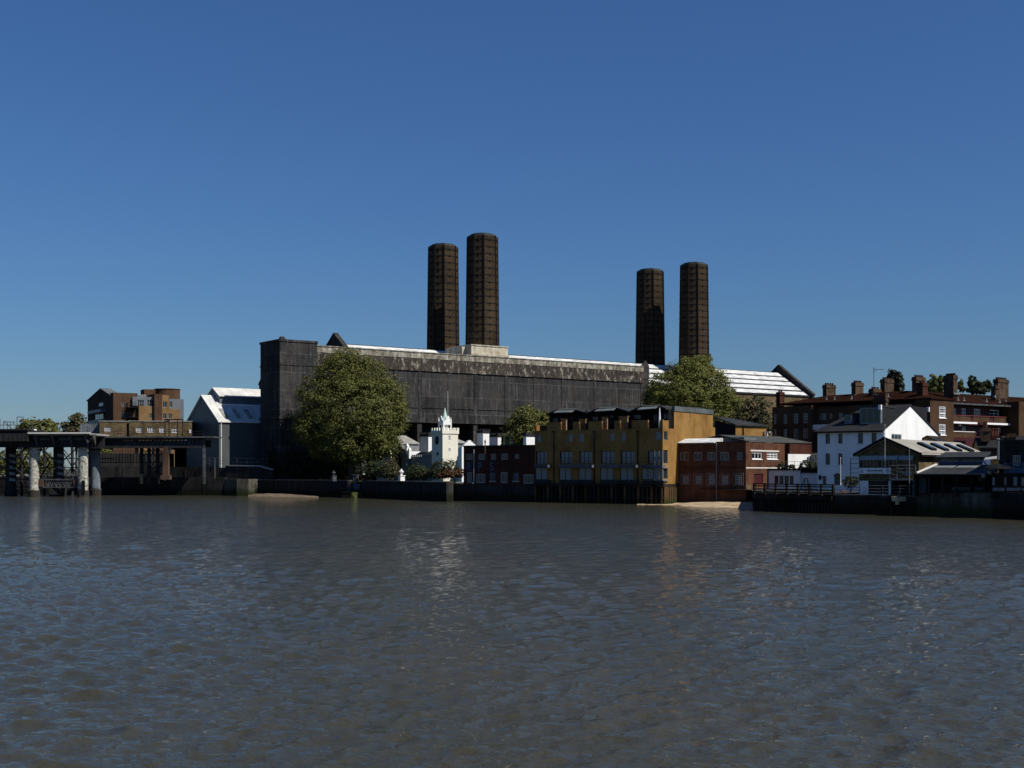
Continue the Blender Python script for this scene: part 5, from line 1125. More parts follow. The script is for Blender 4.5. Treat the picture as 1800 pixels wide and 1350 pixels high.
# banner with club name
bx0, bx1, by1, by0 = RC.u(1511, -.3), RC.u(1566, -.3), RC.z(822.5, 1, -.3), RC.z(833, 1, -.3)
mb = MB(); mb.box(bx0, bx1, -.42, -.34, by0, by1); bn = mb.build('banner', 'white_render', rc)
L_ = bx1-bx0; text_obj('TRAFALGAR ROWING CENTRE', 'banner_text', 'navy', bn, .30, (bx0+L_*.5, -.425, by0+(by1-by0)*.40), base=2.35, align='CENTER', sx=.47)
mb = MB(); cx_ = bx0+.32; cz_ = (by0+by1)/2
for k in range(3): mb.box(cx_-.22+.05*k, cx_+.22-.05*k, -.43, -.421, cz_-.22+k*.13, cz_-.16+k*.13)
mb.lathe(cx_, -.425, [(.01, cz_+.16), (.07, cz_+.2), (.01, cz_+.26)], 8)
cx2 = bx1-.35
for k in range(14):
    a, b_ = 2*math.pi*k/14, 2*math.pi*(k+1)/14; mb.tube((cx2+.22*math.cos(a), -.425, cz_+.22*math.sin(a)), (cx2+.22*math.cos(b_), -.425, cz_+.22*math.sin(b_)), .025, 4)
mb.box(cx2-.07, cx2+.07, -.43, -.421, cz_-.08, cz_+.1); mb.box(bx0+.9, bx1-.75, -.43, -.421, by0+.07, by0+.12); mb.build('banner_emblem', 'navy', bn)
# balcony and stair
mb = MB(); a, b_ = RC.u(1568, -1.2), RC.u(1613, -1.2); zb5 = RC.z(844, a, -1.2); zb6 = RC.z(834, a, -1.2)
mb.box(a, b_, -2.0, -.01, zb5-.02, zb5+.16); mb.box(RC.u(1588, -1.8), RC.u(1604, -1.8), -2.05, -2.001, zb6-.05, zb6+.3); mb.build('balcony', 'steel_pale', rc)
mb = MB(); railing(mb, [(RC.u(1577, -1.9), -1.95, zb6-.1), (b_, -1.95, zb6-.1)], 1.2, 3, 1.1, .03); railing(mb, [(a, -1.95, zb5+.15), (RC.u(1577, -1.9), -1.95, zb5+.15)], 1.6, 3, .9, .025); mb.build('balcony_railing', 'steel_pale', rc)
mb = MB()
for k in range(9):
    t = k/8; u = RC.u(1566, -1)+(RC.u(1583, -1)-RC.u(1566, -1))*(1-t)*.9; mb.box(u, u+.5, -1.9, -1.0, 2.5+(zb5-2.6)*t, 2.55+(zb5-2.6)*t)
mb.tube((RC.u(1583, -1.9), -1.95, 3.4), (RC.u(1567, -1.9), -1.95, zb5+1), .03, 5); mb.build('stair', 'iron_grey', rc)
def pole(px, v_, y1, y0, r, label, m_='steel_pale', fr=RC):
    u = fr.u(px, v_); X_, Y_ = fr.w(u, v_); mb = MB(); z0, z1_ = zq(y1, Y_), zq(y0, Y_); mb.lathe(0, 0, [(r*1.6, z0), (r*1.5, z0+.2), (r, z0+.25), (r*.6, z1_), (r*1.3, z1_), (r*1.0, z1_+.12), (.01, z1_+.18)], 8)
    solo(mb, 'flagpole', Fr(0, Y_, 0, X=X_), z0, m_, label, 'flagpole', smooth=False)
pole(1555.5, -.8, 823, 748, .055, 'white flagpole rising from the boathouse banner across the house gable', 'soft_white')
pole(1598.5, -2.6, 880, 789, .06, 'grey flagpole standing at the stair side of the boathouse')
pole(1477.5, 1.2, 853, 806, .055, 'short white pole in front of the white house wall', 'offwhite', Fr(1470, 172, -36))
# ladder-like rack between house and boathouse
X_, Y_ = wp(1503, 156); mb = MB(); z0 = 2.35
for s in (-.55, .55): mb.tube((s, 0, z0), (s, 0, zq(803, Y_)), .05, 5)
for k in range(7): zz_ = zq(806+k*8.5, Y_); mb.box(-.6, .6, -.35, .05, zz_-.03, zz_+.03)
solo(mb, 'boat_rack', Fr(0, Y_, -30, X=X_), z0, 'panel_grey', 'tall grey metal rack standing against the left side of the boathouse', 'rack')
mb = MB(); X_, Y_ = wp(1620, 146); mb.prism([(-.75, 2.4), (.75, 2.4), (.75, 4.3), (.55, 4.5), (-.55, 4.5), (-.75, 4.3)], 0, .5, 'v'); solo(mb, 'cabinet', Fr(0, Y_+.8, -30, X=X_), 2.4, 'panel_grey', 'grey cabinet at the left end of the dark pub frontage', 'cabinet')

# ------------------------------------------------------------------ pub extension
PB = Fr(1606, 145, -32)
pb = thing('pub_extension', PB, 2.35, 'low dark-roofed pub extension with clerestory and a shaded open front by the river', 'pub')
uW = PB.u(1741); ze = PB.z(831.5, uW/2); vr_ = 6.5
mb = MB(); mb.box(PB.u(1612), uW-.3, 2.6, 2.9, 2.3, ze-.1); mb.box(PB.u(1606), PB.u(1607), .2, 8, 2.3, ze-.1); mb.box(uW-.4, uW-.1, .2, 9, 2.3, ze-.1)
mb.build('wall', 'black', pb)
mb = MB(); z6 = PB.z(817, uW/2, vr_); mb.slab([(PB.u(1608), -.5, ze-.1), (uW+.2, -.5, ze-.1), (uW+.2, vr_, z6), (PB.u(1652, vr_), vr_, z6)], .15)
lf = PB.u(1652, vr_); mb.quad([(PB.u(1608), -.5, ze-.12), (lf, vr_, z6-.02), (lf-.5, 12, z6-.02), (PB.u(1604), 6, ze-.12)]); rf = mb.build('roof', 'dim_zinc', pb)
mb = MB(); a = PB.u(1615, 1.5); mb.hexa([(PB.u(1611, -.3), -.45, ze-.05), (PB.u(1613, -.3), -.45, ze-.05), (PB.u(1650, vr_), vr_, z6+.05), (PB.u(1647, vr_), vr_, z6+.05), (PB.u(1611, -.3), -.45, ze+.12), (PB.u(1613, -.3), -.45, ze+.12), (PB.u(1650, vr_), vr_, z6+.22), (PB.u(1647, vr_), vr_, z6+.22)]); mb.build('verge_board', 'offwhite', pb)
for px in (1640, 1650.5, 1661, 1679, 1690, 1701):
    v_ = 3.9; u = PB.u(px, v_); t = (v_+.5)/(vr_+.5); z_ = ze-.1+(z6-ze+.1)*t; mb = MB(); mb.slab([(u, v_-.0, z_+.07), (u+.75, v_, z_+.07), (u+.95, v_+1.5, z_+.07+.21*(z6-ze+.1)), (u+.2, v_+1.5, z_+.07+.21*(z6-ze+.1))], .08); mb.build('skylight', 'steel_pale', rf)
P2 = Pl(PB, 'F', vr_+.1); a, b_ = PB.u(1650, vr_), PB.u(1727, vr_); zc0, zc1_ = z6-.2, PB.z(803.5, a, vr_)
hh = [P2.rect(1652, 1684, 807, 812), P2.rect(1688, 1725, 807, 812)]; mb = MB(); shell(mb, PB, a, b_, vr_+.1, 11, zc0, zc1_, hh); mb.build('clerestory', 'navy', pb)
for h in hh: window(pb, P2, h, 3, 1, 'grey_paint', 'glass')
mb = MB(); zc2 = PB.z(794.5, a, 11); mb.slab([(PB.u(1644, vr_-.3), vr_-.4, zc1_), (PB.u(1731, vr_-.3), vr_-.4, zc1_), (PB.u(1742, 11), 11, zc2), (PB.u(1662, 11), 11, zc2)], .2); mb.build('clerestory_roof', 'dim_zinc', pb)
mb = MB(); u = PB.u(1729, vr_); mb.hexa([(u, vr_, PB.z(808, u, vr_)), (u+1.0, vr_+3.5, PB.z(806, u, 9)), (u+1.0, vr_+3.6, PB.z(806, u, 9)), (u, vr_+.1, PB.z(808, u, vr_)), (u, vr_, PB.z(804.5, u, vr_)), (u+1.0, vr_+3.5, PB.z(801, u, 9)), (u+1.0, vr_+3.6, PB.z(801, u, 9)), (u, vr_+.1, PB.z(804.5, u, vr_))]); mb.build('gable_board', 'soft_white', pb)
for px in (1606.5, 1631, 1655, 1680, 1706, 1728):
    mb = MB(); u = PB.u(px, 0); mb.box(u, u+.22, -.1, .12, 2.3, ze-.3); mb.build('post', 'timber', pb)
mb = MB(); railing(mb, [(PB.u(1612, .1), .1, 2.5), (uW, .1, 2.5)], 1.1, 2, .5, .03); mb.build('terrace_rail', 'iron_dark', pb)
for k, px in enumerate((1676, 1684, 1692, 1701, 1717, 1724)):
    X_, Y_ = PB.w(PB.u(px, 1.2), 1.2); f = Fr(0, Y_, -32, X=X_); t = thing('terrace_chair', f, 2.5, 'pale metal chair on the shaded pub terrace behind its rail', 'chair', 'chairs on the pub terrace'); mb = MB(); mb.box(-.22, .22, -.22, .22, 2.94, 2.98); mb.build('seat', 'panel_grey', t); mb = MB(); mb.box(-.22, .22, .2, .24, 3.1, 3.38); mb.build('backrest', 'panel_grey', t); mb = MB()
    for a in (-.2, .2):
        for c in (-.2, .22): mb.tube((a, c, 2.5), (a, c, 2.95 if c < 0 else 3.38), .02, 4)
    mb.build('leg_frame', 'panel_grey', t)
mb = MB(); a = PB.u(1719, 2.4); z_ = PB.z(845, a, 2.4); mb.box(a, a+.45, 2.45, 2.55, z_, z_+.5); s_ = mb.build('framed_notice', 'panel_grey', pb); 
mb = MB(); u = PB.u(1729, -.4); 
for du, z_, r_ in ((0, ze-.3, .28), (.7, ze+.1, .3)): mb.lathe(u+du, -.4, [(.05, z_-r_), (r_*.8, z_-r_*.5), (r_, z_), (r_*.8, z_+r_*.5), (.05, z_+r_)], 8)
mb.build('duct_vent', 'soft_white', pb)

# ------------------------------------------------------------------ tavern at the right edge
TV = Fr(1742, 138.5, -28)
tv = thing('tavern', TV, 2.35, 'very dark brick tavern with bow windows and blue trellised balcony, at the right edge', 'tavern')
uW = TV.u(1900); P = Pl(TV, 'F', 0); zt = TV.z(777, 3); z1 = TV.z(832, 3); u5 = TV.u(1760, 1.5)
hw_ = [P.rect(*w) for w in ((1737+6, 1746+4, 838, 854), (1764, 1770, 838, 854), (1780, 1789, 837, 855), (1794, 1806, 838, 855), (1812, 1822, 838, 855))]
mb = MB(); shell(mb, TV, 0, uW, 0, 6, 2.3, z1, hw_); mb.build('ground_floor', 'black', tv)
for h in hw_: window(tv, P, h, 1, 1, 'iron_dark', 'glass_pale')
mb = MB()
for px in (1738+6, 1752, 1768, 1780, 1795, 1810): u = TV.u(px+1, -.1); mb.box(u, u+.7, -.12, -.003, TV.z(863, u), TV.z(857.5, u))
mb.build('stall_panel', 'panel_grey', tv)
P3 = Pl(TV, 'F', 2.0); h = P3.rect(1780, 1794, 800, 819); h2 = P3.rect(1812, 1826, 800, 819); mb = MB(); u6 = TV.u(1756, 2); shell(mb, TV, u6, uW, 2, 9, z1+.003, zt, [h, h2]); mb.box(u6-.15, uW, 1.8, 9, zt+.003, zt+.3); mb.box(u6, uW, 1.93, 1.998, TV.z(792.5, 6, 2), TV.z(791.5, 6, 2)); mb.box(TV.u(1767, 2), TV.u(1790, 2), 1.93, 1.998, TV.z(785.5, 6, 2), TV.z(784.5, 6, 2)); mb.build('upper_wall', 'quay_wall', tv)
window(tv, P3, h, 3, 2, 'soft_white', 'glass', fw=.1, frow=.45); window(tv, P3, h2, 3, 2, 'soft_white', 'glass', fw=.1, frow=.45)
text_obj('T', 'name_letter', 'steel_pale', tv, .95, (TV.u(1796.5, 2), 1.985, TV.z(787, TV.u(1797, 2), 2)), base=2.35)
mb = MB(); za, zb2 = z1+.05, z1+1.0; a, b_ = TV.u(1766, .1), uW; mb.box(a, b_, .05, .12, za, za+.1); mb.box(a, b_, .05, .12, zb2, zb2+.08); k = a
while k < b_-.1:
    e_ = min(k+1.9, b_); mb.tube((k, .08, za), (e_, .08, zb2), .035, 4); mb.tube((e_, .08, za), (k, .08, zb2), .035, 4); mb.tube(((k+e_)/2, .08, za), ((k+e_)/2, .08, zb2), .03, 4); mb.box(k-.05, k+.05, .03, .14, za, zb2+.2); k += 1.9
mb.build('trellis_balustrade', 'navy', tv)
mb = MB(); mb.box(a, b_, .5, .6, za, za+.6); mb.build('balcony_screen', 'mural_blue', tv)
mb = MB(); u = TV.u(1754.5, .8); mb.tube((u, .8, TV.z(808, u)), (u, .8, TV.z(773, u)), .13, 6); mb.lathe(u, .8, [(.16, TV.z(774, u)), (.24, TV.z(772, u)), (.1, TV.z(770, u))], 6); mb.build('flue', 'panel_grey', tv)
X_, Y_ = TV.w(TV.u(1752, .8), .8); mb = MB(); zt_ = zq(817, Y_); mb.tube((0, 0, z1), (0, 0, zt_-.1), .05, 6)
mb.lathe(0, 0, [(1.55, zt_-.45), (1.5, zt_-.38), (.8, zt_-.05), (.05, zt_+.15)], 10); solo(mb, 'parasol', Fr(0, Y_, 0, X=X_), z1, 'black', 'open black parasol beside the tavern flue', 'parasol')
# slate-roofed houses behind
def small_house(px, Y, deg, x1, depth, yeave, yridge, label, wallm='stock_brick', roofm='slate', gable=True):
    f = Fr(px, Y, deg); r_ = thing('slate_roofed_house', f, 2.35, label, 'house'); u1 = f.u(x1); ze_ = f.z(yeave, u1/2); zr_ = f.z(yridge, u1/2, depth/2); mb = MB(); shell(mb, f, 0, u1, 0, depth, 2.35, ze_, roof=False)
    for u_ in (0, u1): mb.quad([(u_, 0, ze_), (u_, depth, ze_), (u_, depth/2, zr_-.1)])
    mb.build('wall', wallm, r_); mb = MB(); mb.slab([(-.2, -.3, ze_-.05), (u1+.2, -.3, ze_-.05), (u1+.2, depth/2, zr_), (-.2, depth/2, zr_)], .15); mb.slab([(-.2, depth/2, zr_), (u1+.2, depth/2, zr_), (u1+.2, depth+.3, ze_-.05), (-.2, depth+.3, ze_-.05)], .15)
    mb.build('roof', roofm, r_); return f, r_
f1, h1 = small_house(1722, 178, -14, 1773, 8, 786, 769, 'dark house with plain slate roof behind the boathouse roof and tavern')
stack(f1, 1728, 1741, 752, 776, .2, 3.4, '', h1, pots=4, pot_h=.9, m_='stack_brick')
stack(f1, 1743, 1756, 766, 776, 3.0, 1.0, '', h1, pots=5, pot_h=1.1, m_='dark_red_brick')
f2, h2_ = small_house(1770, 168, -14, 1840, 8, 778, 766, 'slate-roofed house directly behind the tavern parapet with a squat stack')
stack(f2, 1773, 1786, 762, 778, .4, 2.2, '', h2_, pots=0, m_='stack_brick')
f3, h3 = small_house(1665, 186, 54, 1682, 6, 786, 766, 'small gabled outhouse peeping over the boathouse ridge below the estate balconies', 'stock_brick', 'slate')

# ------------------------------------------------------------------ brown brick estate
EC = Fr(1640, 200, 36)
el = thing('estate_block', EC, 2.35, 'long brown brick council estate with red-brown tiled roof, white windows and access balconies', 'estate block')
# wing L: in shade, faces -54, runs from the corner back to the left: it lies along +v of frame EC
vLn = EC.v(1357); zeL = EC.z(711, 0, vLn); zeR = EC.z(702); P = Pl(EC, 'L', 0); zav = (zeL+zeR)/2
wl_ = [P.rect(*w) for w in ((1360, 1364.5, 728, 745), (1377.5, 1383, 728, 745), (1395, 1403, 727, 744), (1411.5, 1420, 726.5, 743.5), (1360, 1364.5, 754.5, 771), (1377.5, 1383, 754.5, 771), (1395, 1403, 754, 771), (1411.5, 1420, 753.5, 770), (1441, 1452, 727, 738), (1458, 1463, 727, 736), (1474, 1482, 726, 735), (1627, 1634, 714, 733))]
vWing = EC.v(1427)
mb = MB(); wall_face(mb, P, 0, vWing, 2.35, zav-.7, wl_[8:], m=0)
P4 = Pl(EC, 'L', -1.2); sh_ = [P4.rect(*w) for w in ((1360, 1364.5, 728, 745), (1377.5, 1383, 728, 745), (1395, 1403, 727, 744), (1411.5, 1420, 726.5, 743.5), (1360, 1364.5, 754.5, 771), (1377.5, 1383, 754.5, 771), (1395, 1403, 754, 771), (1411.5, 1420, 753.5, 770))]
vw2 = P4.a(1427); vw3 = P4.a(1357.5); zw_ = EC.z(712, -1.2, vw2)
wall_face(mb, P4, vw2, vw3, 2.35, zw_, sh_); mb.quad([(-1.2, vw2, 2.35), (0, vw2, 2.35), (0, vw2, zw_), (-1.2, vw2, zw_)]); mb.quad([(-1.2, vw3, 2.35), (11, vw3, 2.35), (11, vw3, zw_), (-1.2, vw3, zw_)]); mb.quad([(-1.2, vw2, zw_), (-1.2, vw3, zw_), (11, vw3, zw_), (11, vw2, zw_)])
mb.build('wing_wall', 'estate_brick', el)
for h in sh_: window(el, P4, h, 1 if h[1]-h[0] < 1.0 else 2, 3, 'soft_white', 'glass', fw=.1)
for h in wl_[8:]: window(el, P, h, 2, 2, 'soft_white', 'glass', fw=.09)
mb = MB(); uR_ = 5.5; vr2 = 9.0; zr_ = EC.z(683.5, uR_, 3); zeave = EC.z(702)+.22; zen = EC.z(711, 0, vLn)
mb.slab([(-.7, -.2, zeave), (-.7, vw3-1, zen), (uR_, vw3-7, zr_), (uR_, vr2, zr_)], .25); mb.slab([(uR_, vr2, zr_), (uR_, vw3-7, zr_), (12, vw3-1, zen), (12, vr2, zen)], .25); mb.slab([(-.7, vw3-1, zen), (12, vw3-1, zen), (uR_, vw3-7, zr_)], .25)
rfL = mb.build('roof', 'tile_brown', el)
mb = MB(); mb.box(-1.0, -.05, vWing-16, vWing-.5, EC.z(748, 0, vWing-8)-.6, EC.z(748, 0, vWing-8)+.3); mb.build('access_balcony', 'offwhite', el)
# wing R: faces +36 (lit), recedes to the right
zc_ = EC.z(702); P5 = Pl(EC, 'F', 0); uS = EC.u(1676.5); hh = [P5.rect(1651, 1662.5, 714, 734.5), P5.rect(1651, 1662.5, 745, 764.5)]
mb = MB(); wall_face(mb, P5, -.7, uS, 2.35, zc_, hh); mb.quad([(-.7, 0, 2.35), (-.7, 3, 2.35), (-.7, 3, zc_), (-.7, 0, zc_)]); mb.quad([(uS, 0, 2.35), (uS, 3, 2.35), (uS, 3, zc_), (uS, 0, zc_)]); mb.quad([(-.7, 0, zc_), (uS, 0, zc_), (uS, 3, zc_), (-.7, 3, zc_)]); mb.build('stair_bay', 'estate_brick', el)
for h in hh: window(el, P5, h, 3, 5, 'white_paint', 'glass', fw=.16, bars=.03, sill='white_paint')
mb = MB(); mb.hexa
for h in hh: w0_ = MB(); P5.box(w0_, h[0]+.16, h[1]-.16, .03, .1, h[2]+(h[3]-h[2])*.34, h[2]+(h[3]-h[2])*.44); w0_.build('transom', 'white_paint', el)
vb_ = 2.6; uEnd = EC.u(1783, vb_); P6 = Pl(EC, 'F', vb_)
wr = [P6.rect(*w) for w in ((1675.5, 1681, 718, 731), (1690.5, 1698, 718, 731.5), (1712, 1723.5, 719, 733), (1739.5, 1756, 720.5, 734), (1764.5, 1771.5, 721, 734), (1691, 1698, 749, 757), (1753, 1759, 751, 760), (1769, 1777, 751, 760))]
zE = EC.z(717, uEnd*.5, vb_)
mb = MB(); wall_face(mb, P6, uS, uEnd, 2.35, zE+.3, wr); mb.build('balcony_wall', 'maroon', el)
for h in wr: window(el, P6, h, 2, 2, 'white_paint', 'glass', fw=.13)
def bal(x0, x1, yt, yb, m_, v=1.3, th_=.18, name='access_balcony'):
    a, b_ = EC.u(x0, v), EC.u(x1, v); z_ = EC.z((yt+yb)/2, (a+b_)/2, v); h_ = (yb-yt)/FPX*(EC.Y+(a+b_)/2*EC.uy+v*EC.vy)/2; mb = MB(); mb.box(a, b_, v, v+th_, z_-h_, z_+h_); o_ = mb.build(name, m_, el); return a, b_, z_, h_
for x0, x1, y_ in ((1675, 1705.5, 731.5), (1711, 1740, 732.5), (1747, 1781, 734)): bal(x0, x1, y_, y_+9.5, 'estate_brick')
for x0, x1, y_ in ((1705.6, 1710.9, 732), (1740.1, 1746.9, 733)): bal(x0, x1, y_, y_+9.5, 'maroon', 1.4)
for x0, x1, y_ in ((1675, 1718, 741.5), (1735.5, 1782.5, 743.8)): bal(x0, x1, y_, y_+3.2, 'white_paint', 1.0, 1.5, 'balcony_slab')
mb = MB(); a, b_ = EC.u(1675, 1.3), EC.u(1782, 1.3); z_ = EC.z(732.6, (a+b_)/2, 1.3); mb.box(a, b_, 1.2, 1.35, z_+.02, z_+.13); mb.build('balcony_rail', 'tile_red', el)
bal(1675, 1713, 759.5, 769, 'estate_brick'); mb = MB(); a, b_ = EC.u(1675, 1.3), EC.u(1713, 1.3); z_ = EC.z(759.4, (a+b_)/2, 1.3); mb.box(a, b_, 1.2, 1.35, z_, z_+.12); mb.build('balcony_rail', 'offwhite', el)
mb = MB(); mb.box(uS, uEnd, vb_-.1, vb_-.02, EC.z(748, 9, vb_)-.1, EC.z(748, 9, vb_)); mb.build('soffit', 'black', el)
for px in (1687.5, 1762): mb = MB(); u = EC.u(px, 1.9); z_ = EC.z(748, u, 1.9); mb.box(u-.15, u+.15, 1.8, 2.1, z_-.1, z_+.2); mb.build('balcony_lamp', 'white_paint', el)
# right projecting bay
uP0 = EC.u(1789, -.4); mb = MB(); mb.box(uP0, uP0+9, -.6, 6, 2.35, EC.z(706, uP0)); mb.build('stair_bay', 'estate_brick', el)
mb = MB(); mb.box(uEnd, uP0-.01, 1.6, 6, 2.35, EC.z(708, uP0)); mb.build('link_wall', 'estate_brick', el)
mb = MB(); zrR = zr_; uX = uP0+20
mb.slab([(-.7, -.2, zeave), (uS+.3, -.2, zeave), (uS+.3, vr2, zrR), (uR_, vr2, zrR)], .2)
mb.slab([(uS+.31, .8, zE+.65), (uX, .8, zE+.65), (uX, vr2, zrR), (uS+.31, vr2, zrR)], .22)
mb.slab([(uR_, vr2, zrR), (uX, vr2, zrR), (uX, vr2*2, zE), (uR_, vr2*2, zE)], .22); rfR = mb.build('roof', 'tile_brown', el)
mb = MB(); mb.box(uS+.9, uX, .68, .8, zE+.35, zE+.6); mb.build('gutter', 'iron_grey', el)
fR = (zrR-zE-.65)/(vr2-.8)
for px, py in ((1684, 706), (1694.5, 703), (1734, 705), (1757, 710), (1768, 707)):
    v_ = 2.6; u = EC.u(px, v_); z_ = zE+.65+fR*(v_-.8); mb = MB(); mb.lathe(u, v_, [(.28, z_), (.12, z_+.12), (.1, z_+.5), (.02, z_+.6)], 6); mb.build('roof_vent', 'steel_pale', rfR)
for px, py in ((1453, 717), (1467, 713), (1497, 710), (1561, 710)):
    u = 1.2; v_ = EC.v(px, u); fL = (zr_-16.9)/(uR_+.7); z_ = 16.9+fL*(u+.7); mb = MB(); mb.lathe(u, v_, [(.28, z_), (.12, z_+.12), (.1, z_+.5), (.02, z_+.6)], 6); mb.build('roof_vent', 'steel_pale', rfL)
# big stacks, each on this roof
def estack(xl, xc, xr, ytop, ybot, Yd, pots, label, m_='stack_brick'):
    """corner at column xc; shaded left face from xl, lit right face to xr"""
    f = Fr(xc, Yd, 36); lu, lv = EC.loc(*f.w(0)); w_ = f.u(xr); d_ = max(.9, f.v(xl)); z0, z1_ = f.z(ybot)-1.0, f.z(ytop)
    mb = MB(); mb.box(lu, lu+w_, lv, lv+d_, z0, z1_-.9); mb.box(lu-.1, lu+w_+.1, lv-.1, lv+d_+.1, z1_-.899, z1_-.65); mb.box(lu-.03, lu+w_+.03, lv-.03, lv+d_+.03, z1_-.649, z1_-.3)
    o_ = mb.build('chimney_stack', m_, el); n = pots
    mb2 = []
    for k in range(n):
        mb = MB(); t = (k+.5)/n; c = (lu+w_/2, lv+d_*t) if d_ > w_ else (lu+w_*t, lv+d_/2); mb.lathe(*c, [(.2, z1_-.3), (.16, z1_), (.19, z1_+.05)], 8); mb.build('chimney_pot', 'dark_red_brick', o_)
    mb = MB(); mb.box(lu-.3, lu+w_+.15, lv-.35, lv-.05, f.z(ybot)-.5, f.z(ybot)-.3) if Yd < 215 else mb.box(lu-.35, lu-.02, lv-.1, lv+.4, f.z(ybot)-.7, f.z(ybot)-.3); mb.build('lead_flashing', 'steel_pale', o_)
estack(1448, 1453, 1469, 673, 695, 224, 4, ''); estack(1498, 1504, 1518, 669, 691, 218, 4, ''); estack(1530, 1535, 1549, 680, 690, 213, 3, ''); estack(1550, 1555, 1571, 663, 688, 214, 4, '')
estack(1604, 1611, 1627, 659, 686, 208, 4, ''); estack(1611, 1622, 1631, 669, 702, 203, 3, '', 'dark_red_brick'); estack(1659, 1676, 1683, 656, 688, 209, 5, ''); estack(1747, 1754, 1773, 0+663, 690, 222, 5, ''); estack(1746, 1750, 1756, 675, 692, 216, 1, '')
estack(1365, 1371, 1379, 686, 716, 226, 2, '', 'dark_red_brick')

# ------------------------------------------------------------------ trees and shrubs
def leafmat(name, c1, c2, c3):
    m = mat(name, c1, .6, spec=.25); N, L, b = nodes(m); g = N.new('ShaderNodeNewGeometry')
    c = ramp(m, g.outputs['Random Per Island'], [(.0, c1), (.55, c2), (1, c3)])
    c = mix(m, c, ramp(m, noise(m, (1, 1, 1), .22, 3), [(.35, (.80, .78, .70)), (.65, (1.08, 1.06, 1.0))]), 1.0, 'MULTIPLY'); setc(m, c)
    tr_ = N.new('ShaderNodeBsdfTranslucent'); L.new(c, tr_.inputs['Color']); mx = N.new('ShaderNodeMixShader'); mx.inputs[0].default_value = .22
    out = [n for n in N if n.type == 'OUTPUT_MATERIAL'][0]; L.new(b.outputs[0], mx.inputs[1]); L.new(tr_.outputs[0], mx.inputs[2]); L.new(mx.outputs[0], out.inputs['Surface'])
leafmat('leaf_plane', (.088, .098, .022), (.105, .113, .026), (.128, .130, .034))
leafmat('leaf_dark', (.020, .030, .010), (.035, .046, .014), (.055, .065, .022))
leafmat('leaf_light', (.105, .118, .022), (.125, .135, .027), (.145, .150, .036))
leafmat('leaf_rust', (.07, .045, .018), (.12, .05, .025), (.16, .075, .03))
leafmat('leaf_olive', (.05, .052, .02), (.075, .07, .03), (.11, .09, .045))
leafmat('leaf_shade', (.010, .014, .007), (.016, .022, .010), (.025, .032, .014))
masonry('bark', (.055, .045, .034), (.09, .078, .06), (.035, .03, .024), brick=.35)
def leaves(name, centers, radii, n_clump, per, size, m_, parent, base, shell_=.55, flat=.8, clump_r=.16):
    C_ = []
    tot = sum(r[0]*r[2] for r in radii)
    for c, r in zip(centers, radii):
        k = max(3, int(n_clump*r[0]*r[2]/tot)); d = rng.normal(size=(k, 3)); d /= np.linalg.norm(d, axis=1)[:, None]
        rad = (shell_+(1-shell_)*rng.random(k)**.6)*(1+.10*rng.normal(size=k)); C_.append(np.array(c)+d*rad[:, None]*np.array(r))
    C_ = np.concatenate(C_); rm = np.mean([min(r) for r in radii]); cr = rm*clump_r*(0.6+.9*rng.random(len(C_)))
    off = rng.normal(size=(len(C_), per, 3)); off /= np.maximum(np.linalg.norm(off, axis=2)[..., None], 1e-6); off *= (rng.random((len(C_), per, 1))**.5)*cr[:, None, None]*np.array([1.25, 1.25, flat])
    P = (C_[:, None, :]+off).reshape(-1, 3); n = len(P)
    ctr = np.array(centers).mean(0); nrm = P-ctr; nrm /= np.maximum(np.linalg.norm(nrm, axis=1)[:, None], 1e-6); loc = off.reshape(-1, 3); loc = loc/np.maximum(np.linalg.norm(loc, axis=1)[:, None], 1e-6)
    nrm = nrm*.5+loc*.55+np.array([0, 0, .25])+rng.normal(size=(n, 3))*.42; nrm /= np.linalg.norm(nrm, axis=1)[:, None]
    a = np.cross(nrm, rng.normal(size=(n, 3))); a /= np.linalg.norm(a, axis=1)[:, None]; b = np.cross(a, nrm)
    s = size*(.6+.8*rng.random((n, 1))); V = np.stack([P-a*s, P-b*s*.7, P+a*s, P+b*s*.7], 1).reshape(-1, 3); V[:, 2] = np.maximum(V[:, 2], base+.05)-base
    F = np.arange(n*4).reshape(n, 4); me = bpy.data.meshes.new(name); me.from_pydata(V.tolist(), [], F.tolist()); me.materials.append(M[m_]); me.update()
    o = bpy.data.objects.new(name, me); col.objects.link(o); o.parent = parent; return o
